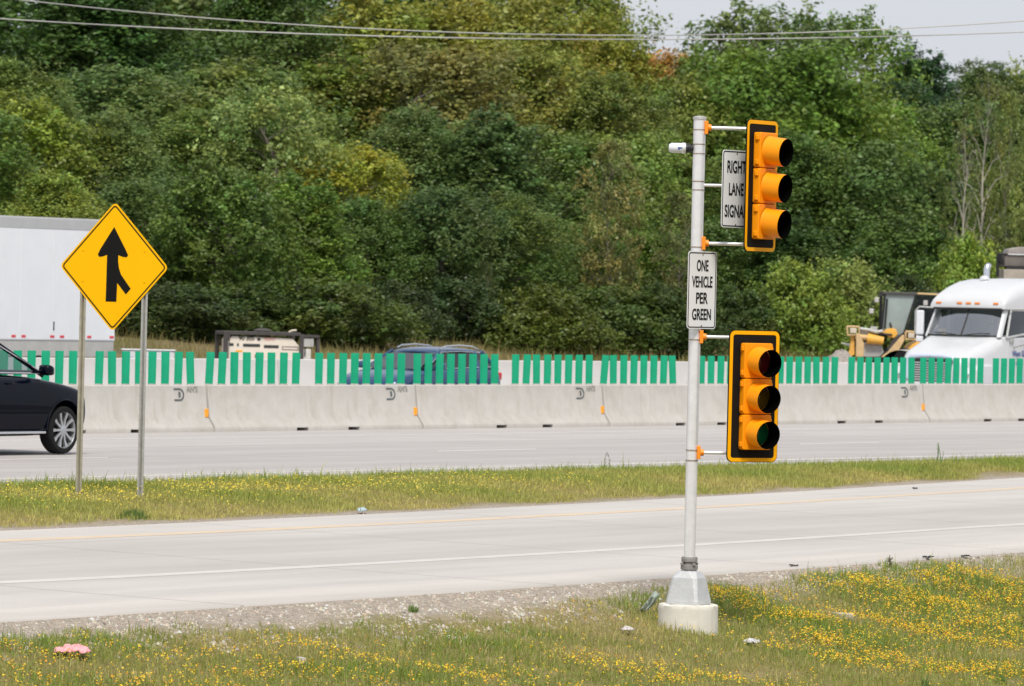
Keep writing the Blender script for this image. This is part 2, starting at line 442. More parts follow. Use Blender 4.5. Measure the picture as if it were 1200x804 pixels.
# ------------------------------------------------------------------ sheets
FINE = np.concatenate([[-900, -400, -200, -120, -80, -55, -40, -30, -24, -19, -15, -12], np.arange(-10, 14.01, .25), [15.5, 18, 22, 27, 33, 40, 52, 70, 100, 160, 300, 700]])
def sheet(name, fa, fb, rows, matl, dz=0.0, cols=FINE, thick=True, flat=False, uvref=None, wob=0, lip=False):
    X = cols; ya = fa(X); yb = np.maximum(fb(X), ya + .02)
    vs = []; uv = []
    for ri, r in enumerate(rows):
        Y = ya + (yb - ya) * r
        if wob and r in (rows[0], rows[-1]): Y = Y + wob * nz2(X, Y, 2.)
        Z = zf(X, Y) + dz - (.10 if lip and ri == 0 else 0)
        vs.append(np.stack([X, Y, Z], 1))
        perp = (Y - (uvref or fa)(X)) * abs(HD.x)
        along = X * HD.x + Y * HD.y
        uv.append(np.stack([along, perp], 1))
    V = np.concatenate(vs); U = np.concatenate(uv); n = len(X)
    F = [(i * n + j, i * n + j + 1, (i + 1) * n + j + 1, (i + 1) * n + j) for i in range(len(rows) - 1) for j in range(n - 1)]
    me = bpy.data.meshes.new(name); me.from_pydata(V.tolist(), [], F); me.materials.append(matl)
    ul = me.uv_layers.new(name='UVMap'); li = np.empty(len(me.loops), dtype=np.int32); me.loops.foreach_get('vertex_index', li)
    ul.data.foreach_set('uv', U[li].astype(np.float32).ravel())
    me.polygons.foreach_set('use_smooth', [True] * len(me.polygons))
    o = link(name, me); o['kind'] = 'structure'; return o

# base terrain: one sheet to the horizon, dipping 0.15 m below the strips that lie on it
M_wild = ground_mat('wild_ground', wild_build)
_X = FINE; _Ys, _Zs = stack(_X)
rows = []
for i in range(len(LINES) - 1):
    nsub = 6 if 9 <= i <= 13 else 2
    for q in range(nsub):
        t = q / nsub; Y = _Ys[i] + (_Ys[i + 1] - _Ys[i]) * t; Z = _Zs[i] + (_Zs[i + 1] - _Zs[i]) * t
        low = .25 if 1 <= i <= 8 else 0.0
        if i == 9 and q == 0: low = .25
        rows.append(np.stack([_X, Y, Z - low + (.15 * nz2(_X, Y, .3) if i >= 10 else 0)], 1))
rows.append(np.stack([_X, _Ys[-1], _Zs[-1]], 1))
_V = np.concatenate(rows); _n = len(_X)
_me = bpy.data.meshes.new('ground')
_me.from_pydata(_V.tolist(), [], [(i * _n + j, i * _n + j + 1, (i + 1) * _n + j + 1, (i + 1) * _n + j) for i in range(len(rows) - 1) for j in range(_n - 1)])
_me.materials.append(M_wild); _me.polygons.foreach_set('use_smooth', [True] * len(_me.polygons))
tag(link('ground', _me), kind='structure')

L = np.linspace
M_ramp = ground_mat('ramp_concrete', road_build((.465, .437, .412), (.495, .467, .437), 5.2, [(4.3, 2.6, .14), (3.2, .9, .10), (5.2, .9, .10), (6.35, .05, .22)]))
M_high = ground_mat('highway_concrete', road_build((.405, .375, .365), (.437, .41, .395), 5.0, [(1.75, .16, .42), (2.9, 1.0, .2), (4.7, 1.0, .22), (5.75, .14, .38), (6.6, 1.0, .2), (8.4, 1.0, .2), (9.5, .16, .42)]))
M_shoulder = ground_mat('opposite_concrete', road_build((.40, .375, .36), (.43, .405, .385), 5.0, []))
M_verge = ground_mat('verge_soil', verge_build(.8, .7, (.27, .215, .10), (.19, .175, .06)))
M_median = ground_mat('median_soil', verge_build(.42, .9, (.30, .23, .11), (.20, .18, .07)))
sheet('verge', fGE, lambda x: fGE(x) - 45, [0], M_verge) if False else None
def rev(fa): return lambda x: fa(x)
def fVerge(x): return fGE(x) - 45
def verge_sheet():
    rows_ = np.concatenate([[0], np.linspace(.6, .86, 10), np.linspace(.87, 1, 30)])
    o = sheet('grass_verge', fVerge, lambda x: fGE(x) + .0, list(rows_), M_verge, -.012)
    ul = o.data.uv_layers[0]; a = np.empty(len(o.data.loops) * 2, dtype=np.float32); ul.data.foreach_get('uv', a); a = a.reshape(-1, 2)
    a[:, 1] = 45 * abs(HD.x) - a[:, 1]; ul.data.foreach_set('uv', a.ravel())
verge_sheet()
sheet('ramp', fGE, fME, [0] + list(L(0, 1, 8)), M_ramp, .004, lip=True)
sheet('median_strip', fME, fMF, list(L(0, 1, 22)), M_median, .002)
sheet('highway', fMF, lambda x: fB2(x) + 12, [0] + list(L(0, 1, 24)), M_high, .004, lip=True)

M_mark_w = mat('marking_white', (.54, .518, .492), .8, 0, .05, 3, dirt=(.485, .455, .43), dscale=2.5, damt=.9)
M_mark_y = mat('marking_yellow', (.57, .455, .325), .8, 0, .08, 3, dirt=(.50, .45, .40), dscale=2, damt=.9)
def marking(name, f, w_, matl, a=None, b=None):
    h = w_ / 2 / abs(HD.x); c = FINE
    if a is not None:
        c = np.concatenate([[a], FINE[(FINE > a) & (FINE < b)], [b]])
    sheet(name, lambda x: f(x) - h, lambda x: f(x) + h, [0, 1], matl, .0058, c)
marking('white_edge_line', fWL, .22, M_mark_w)
marking('yellow_edge_line', fYL, .24, M_mark_y)
_e = G(0, 559.5, 0)
marking('white_shoulder_line', lambda x: _e.y + (x - _e.x) * HSL, .24, M_mark_w)
_d = G(0, 537.6, 0)
def fDash(x): return _d.y + (x - _d.x) * HSL
_da = G(126, 535.5, 0).x
for q in range(-5, 8):
    x1 = _da + q * 12.2 * HD.x; marking('lane_dash', fDash, .22, M_mark_w, x1 - 3.05 * HD.x, x1)
_d2 = G(600, 507.5, 0)
marking('yellow_median_line', lambda x: _d2.y + (x - _d2.x) * HSL, .20, M_mark_w)

# ------------------------------------------------------------------ concrete barriers with green glare paddles
def barrier_ground_x(px):          # point of the barrier foot seen at pixel column px
    return G(px, 505.3 - (px - 260) * (505.3 - 493.0) / 940, 0)
J1, J4 = barrier_ground_x(235.5), barrier_ground_x(1075.5)
BL = (J4 - J1).length / 4
PROF = [(-.30, 0), (-.30, .065), (-.285, .10), (-.165, .27), (-.10, .83), (-.085, .845), (.085, .845), (.10, .83), (.165, .27), (.285, .10), (.30, .065), (.30, 0)]
PROF_UP = [(-.30, .062)] + PROF[1:-1] + [(.30, .062)]
M_conc = mat('barrier_concrete', (.495, .475, .445), .9, 0, .07, 4, .25, 45, dirt=(.40, .365, .31), dscale=2.2, damt=.6, drip=(.40, .36, .30))
M_conc2 = mat('pale_barrier_concrete', (.575, .56, .545), .85, 0, .04, 3, .1, 40, dirt=(.5, .475, .445), dscale=2, damt=.4)
M_green = mat('paddle_green', (.006, .315, .165), .5, 0, .08, 5, spec=.25, dirt=(.03, .29, .17), dscale=6, damt=.4)
M_foot_tab = mat('paddle_foot', (.42, .39, .37), .7, 0, .2, 20)
M_refl = mat('orange_reflector', (.95, .38, .02), .4, 0, .06, 20)
M_stencil = mat('stencil_grey', (.10, .12, .12), .8, 0, .3, 30)
M_stencil2 = mat('faded_stencil', (.30, .29, .265), .85, 0, .3, 30)

def barrier_body(Ln, slots=(.41, .657)):
    m = MB(); g = .032
    cuts = [g]
    for s_ in slots: cuts += [s_ * Ln - .19, s_ * Ln + .19]
    cuts.append(Ln - g)
    for i in range(len(cuts) - 1):
        slot = i % 2 == 1; pr = PROF_UP if slot else PROF
        m.loft([[Vector((cuts[i], y, z)) for y, z in pr], [Vector((cuts[i + 1], y, z)) for y, z in pr]], True, not slot, not slot)
    return m.mesh('barrier_body', M_conc, 30)
me_body = barrier_body(BL)
def paddle_mesh():
    m = MB()
    # a slightly cupped upright blade
    pts = [(-.073, .016), (-.038, -.004), (.038, -.004), (.073, .016), (.071, .025), (.036, .006), (-.036, .006), (-.071, .025)]
    m.loft([[Vector((x * s_, y, z)) for x, y in pts] for z, s_ in ((0.02, .97), (.3, 1.0), (.590, 1.02), (.602, .93))])
    m.cur = 1
    m.box((0, -.012, .006), (.15, .075, .030))
    return m.mesh('glare_paddle', [M_green, M_foot_tab], 40)
me_paddle = paddle_mesh()
PAD_S = [.016 + .0576 * i for i in range(8)] + [.53 + .0579 * i for i in range(8)]
LEAN = {(0, 15): -3, (1, 0): 2.2, (1, 1): 1.6, (3, 0): 3.6, (3, 1): -1.2, (3, 7): -3, (2, 9): 1.8, (2, 10): -1.2, (3, 6): .8, (4, 5): -1.5, (4, 12): 1}
BLAB = {-2: 'concrete barrier section leftmost of the line, far beyond the black car', -1: 'concrete barrier section mostly hidden behind the dark sport utility car at left',
        0: 'concrete barrier section seen between and beside the two posts of the yellow merge sign', 1: 'concrete barrier section with green paddles below the cream generator',
        2: 'concrete barrier section with green paddles in front of the right half of the blue car', 3: 'concrete barrier section passing behind the tall signal pole',
        4: 'concrete barrier section right of the lower traffic signal, under the gravel heap and loader', 5: 'concrete barrier section with green paddles in front of the white truck', 6: 'concrete barrier section past the white truck at the far right end'}
base = J1
def drum(px, label): pass
rb = random.Random(3)
for q in range(-2, 7):
    o0 = J1 + HD * BL * (q - 1)
    t = thing('concrete_barrier', BLAB[q], 'concrete barrier', o0, ANG, 'concrete barrier sections along the highway')
    link('barrier_body', me_body, t)
    for i, s_ in enumerate(PAD_S):
        c = link('glare_paddle', me_paddle, t)
        ln = LEAN.get((q, i), rb.gauss(0, .35))
        c.location = (s_ * BL + .10, 0, .846)
        c.rotation_euler = (0, R(ln), -ANG * .88 + rb.gauss(0, .06))
    # joint reflector near the right end
    m = MB(); m.box((BL - .075, -.17, .34), (.085, .035, .15)); m.build('reflector', M_refl, t, bevel=.006)
    # stencilled mark near the right end: an open D with an inner bar, then small letters
    face = Matrix.Translation((0, -.1045, .82)) @ Matrix.Rotation(R(90) - math.atan2(.065, .56), 4, 'X')
    m = MB()
    def arc(r0, r1, a0, a1, cx, cy, n=12):
        o_ = [(cx + r1 * math.cos(R(a0 + (a1 - a0) * i / n)) * 1.25, cy + r1 * math.sin(R(a0 + (a1 - a0) * i / n))) for i in range(n + 1)]
        i_ = [(cx + r0 * math.cos(R(a0 + (a1 - a0) * i / n)) * 1.25, cy + r0 * math.sin(R(a0 + (a1 - a0) * i / n))) for i in range(n + 1)]
        vs = [face @ Vector((x, y, .004)) for x, y in o_ + i_]
        m.add(vs, [(i, i + 1, n + 2 + i, n + 1 + i) for i in range(n)])
    cx, cy = BL - .98 + .12, -.145
    arc(.085, .115, -88, 88, cx, cy)
    for yy in (cy + .1, cy - .1):
        m.add([face @ Vector((x, y, .004)) for x, y in ((cx - .17, yy - .015), (cx + .004, yy - .015), (cx + .004, yy + .015), (cx - .17, yy + .015))], [(0, 1, 2, 3)])
    m.add([face @ Vector((x, y, .004)) for x, y in ((cx - .03, cy - .055), (cx + .03, cy - .045), (cx + .03, cy + .045), (cx - .03, cy + .055))], [(0, 1, 2, 3)])
    m.build('stencil_letter', M_stencil, t)
    text('lettering', "AN'S", .155, M_stencil2, t, face @ Matrix.Translation((cx + .40, cy + .09, .004)), 1.05, .004, .0004)

# second line of paler barrier on the far side of the opposite lanes
P2 = [(y, z * B2H / .845) for y, z in PROF]
L2 = 6.1
m = MB(); m.loft([[Vector((.02, y, z)) for y, z in P2], [Vector((L2 - .02, y, z)) for y, z in P2]]); me_b2 = m.mesh('pale_barrier', M_conc2, 30)
B2LAB = ['pale far barrier section under the white trailer at the left edge', 'pale far barrier section below the rear end of the white trailer', 'pale far barrier section in front of the white box', 'pale far barrier section in front of the cream generator',
         'pale far barrier section behind the hood of the blue car', 'pale far barrier section behind the tail of the blue car', 'pale far barrier section under the tawny grass left of the signal pole', 'pale far barrier section behind the signal pole',
         'pale far barrier section in front of the gravel heap', 'pale far barrier section behind the white truck', 'pale far barrier section beyond the truck at the right']
x0 = P(-60, 420, 118); x0 = Vector((x0.x, float(fB2(x0.x)), 0))
for q in range(len(B2LAB)):
    o = link('far_barrier', me_b2); o.location = x0 + HD * L2 * q; o.rotation_euler = (0, 0, ANG)
    tag(o, B2LAB[q], 'concrete barrier', 'pale far barrier sections')

# ------------------------------------------------------------------ ramp signal pole
PD = 53.8
pb = P(806, 738, PD); PX, PY = pb.x, pb.y
PZ = zat(PX, PY)
def pz(y, x=812): return P(x, y, PD).z
Zfoot, Zped, Zcol, Ztop = pz(708), pz(668), pz(652), pz(138)
pole = thing('signal_pole', 'silver metal signal pole on a cast pedestal and round concrete footing', 'pole', (PX, PY, PZ))
def lz(z): return z - PZ
m = MB(); zz_ = lz(Zfoot); m.lathe([(.30, -.25), (.299, zz_ * .2), (.297, zz_ * .4), (.295, zz_ * .6), (.295, zz_ * .8), (.294, zz_ - .012), (.284, zz_), (.20, zz_ + .001)], 48)
rf = random.Random(9); m.v = [(x * (1 + rf.gauss(0, .005)), y * (1 + rf.gauss(0, .005)), z + rf.gauss(0, .003)) for x, y, z in m.v]
m.build('footing', M_foot, pole, 40)
m = MB(); rings = []
for z, r_ in ((lz(Zfoot) + .002, .205), (lz(Zfoot) + .05, .20), (lz(Zped) - .075, .165), (lz(Zped) - .02, .11), (lz(Zped), .07)):
    rings.append([Vector((r_ * 1.0 * (math.cos(R(45 * k_ + 22.5)) ** 1), r_ * math.sin(R(45 * k_ + 22.5)), z)) for k_ in range(8)])
# chamfered square plan
def sq(r_, z, c=.24):
    p = [(r_, r_ * (1 - 2 * c) ), (r_ * (1 - 2 * c), r_), (-r_ * (1 - 2 * c), r_), (-r_, r_ * (1 - 2 * c)), (-r_, -r_ * (1 - 2 * c)), (-r_ * (1 - 2 * c), -r_), (r_ * (1 - 2 * c), -r_), (r_, -r_ * (1 - 2 * c))]
    a = R(-27); return [Vector((x * math.cos(a) - y * math.sin(a), x * math.sin(a) + y * math.cos(a), z)) for x, y in p]
z0 = lz(Zfoot); z1 = lz(Zped)
m.loft([sq(.175, z0 + .002, .07), sq(.175, z0 + .03, .07), sq(.136, z1 - .075, .12), sq(.10, z1 - .015, .25), sq(.062, z1, .29)])
m.build('pedestal', M_alu, pole, None, bevel=.004)
m = MB(); m.lathe([(.062, z1), (.085, z1 + .005), (.085, z1 + .045), (.066, z1 + .055), (.066, z1 + .075), (.08, z1 + .082), (.08, z1 + .12), (.075, z1 + .13)], 24)
for k_ in range(4):
    a = R(90 * k_ + 30); m.box((.085 * math.cos(a), .085 * math.sin(a), z1 + .06), (.03, .03, .025))
m.build('collar', M_collar, pole, 30)
m = MB(); m.lathe([(.0555, z1 + .02), (.0575, z1 + .8), (.0605, lz(Ztop))], 32, cap=False); m.build('shaft', M_galv, pole, 50)
m = MB(); m.lathe([(.0, lz(Ztop) + .022), (.045, lz(Ztop) + .018), (.068, lz(Ztop) + .006), (.070, lz(Ztop) - .012), (.0, lz(Ztop) - .012)], 28, cap=False); m.build('cap', M_galv_dull, pole, 50)
for y in (152, 169, 180, 212.5, 222.5, 289.5, 398, 527.5, 539.5):
    zz = lz(pz(y)); m = MB(); m.lathe([(.0585, zz - .006), (.0625, zz - .006), (.0625, zz + .006), (.0585, zz + .006)], 28); m.build('steel_band', M_steel, pole, 40)

def rotz_front(a):                       # front = local -Y; a > 0 turns it to the viewer's right
    return a
def signal_head(px, py, yaw, label, armpx):
    c = P(px, py, PD); root = thing('traffic_signal', label, 'traffic light', c, yaw, 'ramp meter signals on the silver pole')
    S = .352
    fn = lambda u, v, a: Vector((u, a, v))
    m = MB(); m.prism(rrect(.60, 1.30, .065), -.006, .006, fn); m.build('backplate', M_black, root)
    m = MB(); ring_prism(m, rrect(.588, 1.288, .06), rrect(.515, 1.215, .028), -.0095, -.0065, fn); m.build('reflective_border', M_border, root)
    m = MB(); m.prism(rrect(.26, 1.0, .03), .007, .05, fn); m.build('housing_back', M_black, root)
    for i, (lens, cl) in enumerate((('red', (.10, .008, .008)), ('amber', (.11, .06, .006)), ('green', (.006, .10, .035)))):
        zc = S * (1 - i)
        m = MB(); m.prism(rrect(.335, S - .006, .022), -.085, -.0065, lambda u, v, a: Vector((u, a, v + zc)))
        for zz in (-.12, .12):            # hinges and wing nuts
            m.box((-.176, -.055, zc + zz), (.024, .04, .05))
            m.box((.174, -.055, zc + zz), (.022, .03, .03))
        sec = m.build('signal_section', M_orange, root, bevel=.008)
        MV = Matrix.Translation((0, -.086, zc - .004)) @ Matrix.Rotation(R(90 + 6), 4, 'X')
        m = MB()
        n = 36; Rv = .138
        prof_o = [(Rv * 1.06, .0), (Rv * 1.02, .02), (Rv, .195)]; 
        rings = [[MV @ Vector((r_ * math.cos(2 * math.pi * k_ / n), r_ * math.sin(2 * math.pi * k_ / n), z)) for k_ in range(n)] for r_, z in prof_o]
        m.loft(rings, True, False, False)
        m.cur = 1
        rings = [[MV @ Vector((r_ * math.cos(2 * math.pi * k_ / n), r_ * math.sin(2 * math.pi * k_ / n), z)) for k_ in range(n)] for r_, z in ((Rv, .195), (Rv - .006, .195), (Rv - .006, .004))]
        m.loft(rings, True, False, False)
        vis = m.build('visor', [M_orange, M_visor_in], sec, 40)
        m = MB(); m.lathe([(0, .030), (.07, .022), (.112, .012), (.1315, .004)], 32, Matrix.Translation((0, -.086, zc)) @ Matrix.Rotation(R(90), 4, 'X'), cap=False)
        m.build('lens', mat('lens_' + lens, cl, .2, 0, .05, 8), sec, 60)
    # two arms back to the pole
    inv = Matrix.Rotation(-yaw, 4, 'Z') @ Matrix.Translation(-c)
    for ax, ay in armpx:
        zz = P(ax, ay, PD).z
        a0 = Vector((PX + .06, PY, zz)); b0 = c + Vector((-math.sin(yaw) * .07 * -1 * -1, .08 * math.cos(yaw), zz - c.z))
        b0.z = zz
        m = MB(); m.tube([inv @ a0, inv @ b0], .0175, 12); m.box(inv @ b0, (.07, .09, .06)); arm = m.build('mounting_arm', M_galv, root, 40)
        m = MB(); q0 = inv @ Vector((PX + .085, PY - .005, zz)); RM = Matrix.Rotation(-yaw, 3, 'Z')
        m.box(inv @ Vector((PX + .066, PY - .02, zz)), (.035, .07, .13), RM)
        m.tube([inv @ Vector((PX + .06, PY - .01, zz)), inv @ Vector((PX + .115, PY - .005, zz))], .034, 12)
        m.build('clamp', M_orange_clamp, arm, 40, bevel=.004)
    return root
signal_head(891.5, 218, R(57), 'upper yellow traffic signal turned away, its hoods pointing right', [(822, 149.5), (818, 285)])
signal_head(882.5, 464.5, R(32), 'lower yellow traffic signal turned half towards the viewer with dark lenses visible', [(815, 394.5), (809, 530)])

def reg_sign(px, py, yaw, lines, label, arm=None):
    c = P(px, py, PD - .056); W_, H_ = .457, .762
    root = thing('road_sign', label, 'sign', c, yaw, 'white regulatory signs on the signal pole')
    fn = lambda u, v, a: Vector((u, a, v))
    m = MB(); m.prism(rrect(W_, H_, .035), -.0015, .0015, fn); m.build('sign_panel', M_signface, root)
    m = MB(); m.prism(rrect(W_ - .004, H_ - .004, .033), .0025, .004, fn); m.build('sign_back', M_signback, root)
    m = MB(); ring_prism(m, rrect(W_ - .022, H_ - .022, .028), rrect(W_ - .042, H_ - .042, .02), -.0035, -.0018, fn); m.build('border', M_ink, root)
    n = len(lines); FM = Matrix.Rotation(R(90), 4, 'X')
    for i, (tx, zc, wd_, sz) in enumerate(lines):
        text('lettering', tx, sz, M_ink, root, Matrix.Translation((0, -.0038, zc)) @ FM, 1, .003, width=wd_)
    for zz in (.35, -.35):
        m = MB(); m.lathe([(.009, 0), (.009, .005), (.004, .007)], 10, Matrix.Translation((0, -.0016, zz)) @ Matrix.Rotation(R(90), 4, 'X')); m.build('bolt', M_steel, root)
    if arm:
        inv = Matrix.Rotation(-yaw, 4, 'Z') @ Matrix.Translation(-c); zz = P(*arm, PD).z
        m = MB(); m.tube([inv @ Vector((PX + .05, PY + .02, zz)), inv @ Vector((c.x + .02, c.y + .03, zz))], .016, 10); m.build('bracket_arm', M_galv, root, 40)
    else:
        m = MB()
        for zz in (.28, -.28): m.box((0, .024, zz), (.05, .04, .03))
        m.build('bracket', M_galv_dull, root)
    return root
YS = R(50)
reg_sign(822.5, 340, YS, [('ONE', .235, .185, .152), ('VEHICLE', .075, .325, .152), ('PER', -.085, .185, .152), ('GREEN', -.245, .30, .152)], 'white sign reading ONE VEHICLE PER GREEN on the pole')
reg_sign(862.5, 221.5, YS, [('RIGHT', .21, .30, .168), ('LANE', -.01, .235, .168), ('SIGNAL', -.225, .355, .168)], 'white sign reading RIGHT LANE SIGNAL half hidden by the upper signal', (826, 217))

c = P(797, 173.5, PD)
det = thing('detector', 'small white cylindrical detector sticking out left of the pole top', 'detector', (PX, PY, c.z))
xl = P(783.5, 173.5, PD).x - PX
m = MB(); MX = Matrix.Rotation(R(-90), 4, 'Y')
m.lathe([(.0, -xl), (.035, -xl - .004), (.049, -xl - .03), (.050, .135), (.046, .13)], 24, MX); m.build('tube_body', M_plastic_white, det, 40)
m = MB(); m.lathe([(.052, .14), (.054, .145), (.054, .165), (.050, .17)], 24, MX); m.build('retaining_ring', M_galv, det, 40)
m = MB(); m.lathe([(.048, .134), (.048, .105), (.036, .085), (.03, .055)], 24, MX); m.build('mount', M_trim, det, 40)
m = MB(); m.box((-.185, -.0498, .0), (.05, .003, .014)); m.box((-.20, -.0495, -.004), (.02, .003, .024)); m.build('mark', M_blue_ink, det)

# ------------------------------------------------------------------ yellow merge sign on two posts
MDp = ground_at(126, 583.5); MD = MDp.y
c = P(133.5, 312.7, MD); yaw = R(-33.5) + .072
ms = thing('merge_sign', 'yellow diamond merge arrow sign on two channel posts in the median', 'sign', (c.x, c.y, zat(c.x, c.y)), yaw)
zc = c.z - ms.location.z
fn = lambda u, v, a: Vector(((u - v) / math.sqrt(2), a, (u + v) / math.sqrt(2) + zc))
SS = 1.135
m = MB(); m.prism(rrect(SS, SS, .06), -.002, .002, fn); panel = m.build('sign_panel', M_diamond, ms)
m = MB(); ring_prism(m, rrect(SS - .045, SS - .045, .045), rrect(SS - .078, SS - .078, .032), -.004, -.0024, fn); m.build('border', M_ink, ms)
m = MB(); m.prism(rrect(SS - .01, SS - .01, .055), .003, .0045, fn); m.build('sign_back', M_signback, ms)
# arrow, measured on the sign in fractions of its half diagonal
hd = 145 / 2; hw = 121 / 2
def ap(x, y):                            # pixel offset from the sign centre -> sign metres
    return (x / hw * .80, y / hd * .80)
up = [(346, 528), (394, 528), (396, 443), (436, 494), (457, 468), (412, 405), (402, 375), (398, 345), (398, 318), (420, 326), (436, 327), (442, 318), (430, 292), (377, 192), (318, 290), (306, 316), (312, 327), (326, 326), (348, 318)]
ar = [ap((x - 377.5) / 4.02 , -(y - 371) / 4.02) for x, y in up]
m = MB(); m.prism(ar, -.0042, -.0025, lambda u, v, a: Vector((u - .005, a, v + zc))); m.build('merge_arrow', M_ink, ms)
for side, pxb, pyb, mt_ in ((-1, 89, 581, M_rusty_post), (1, 163.5, 585.5, M_galv_dull)):
    xx = side * .455; wp = Matrix.Rotation(yaw, 3, 'Z') @ Vector((xx, .04, 0)) + ms.location
    zb = zat(wp.x, wp.y) - ms.location.z
    pr = [(-.044, -.028), (-.044, -.022), (-.022, -.022), (-.016, .016), (.016, .016), (.022, -.022), (.044, -.022), (.044, -.028), (.017, -.028), (.011, .010), (-.011, .010), (-.017, -.028)]
    m = MB(); m.prism(pr, zb - .2, zc + .25, lambda u, v, a: Vector((xx + u, .036 + v, a))); m.build('post', mt_, ms)
    for zz in (zc - .18, zc + .2):
        m = MB(); m.lathe([(.011, 0), (.011, .006), (.005, .009)], 10, Matrix.Translation((xx, -.002, zz)) @ Matrix.Rotation(R(90), 4, 'X')); m.build('bolt', M_diamond, ms)

# ------------------------------------------------------------------ vehicles
def wheel(parent, x, y, r, wd, spokes=10, simple=False):
    """y sign tells which side faces out"""
    s_ = 1 if y > 0 else -1
    W_ = thing_part('wheel', parent)
    return None
def wheel_parts(parent, x, y, r, wd, spokes=10, rimr=.68):
    s_ = 1 if y > 0 else -1
    M0 = Matrix.Translation((x, y, r)) @ Matrix.Rotation(R(-90 * s_), 4, 'X')       # local +z = outwards
    h = wd / 2; q = rimr * r
    m = MB(); m.lathe([(q, -h), (r * .93, -h), (r, -h * .7), (r, h * .7), (r * .985, h * .86), (r * .93, h), (q * 1.02, h * .98), (q, h * .8)], 44, M0, cap=False)
    ty = m.build('wheel', M_tyre, parent, 35)
    m = MB(); m.lathe([(q * .98, -h), (q * .97, h * .3), (q * .95, h * .62), (q * 1.0, h * .90), (q * 1.015, h * .86)], 44, M0, cap=False)
    for k_ in range(spokes):
        a = 2 * math.pi * k_ / spokes; M1 = M0 @ Matrix.Rotation(a, 4, 'Z')
        rings = [[M1 @ Vector((rr, yy * ww, zz)) for yy, zz in ((-1, h * .45), (1, h * .45), (1, z_), (-1, z_))] for rr, ww, z_ in ((.16 * q, .075 * q, h * .80), (.6 * q, .062 * q, h * .72), (.97 * q, .10 * q, h * .84))]
        m.loft(rings)
    m.lathe([(.0, h * .86), (.14 * q, h * .86), (.22 * q, h * .80), (.24 * q, h * .5)], 24, M0, cap=False)
    m.build('rim', M_rim, ty, 35)
    m = MB(); m.lathe([(0, h * .1), (q * .95, h * .1)], 28, M0, cap=False); m.build('brake_disc', M_trim, ty)
    return ty
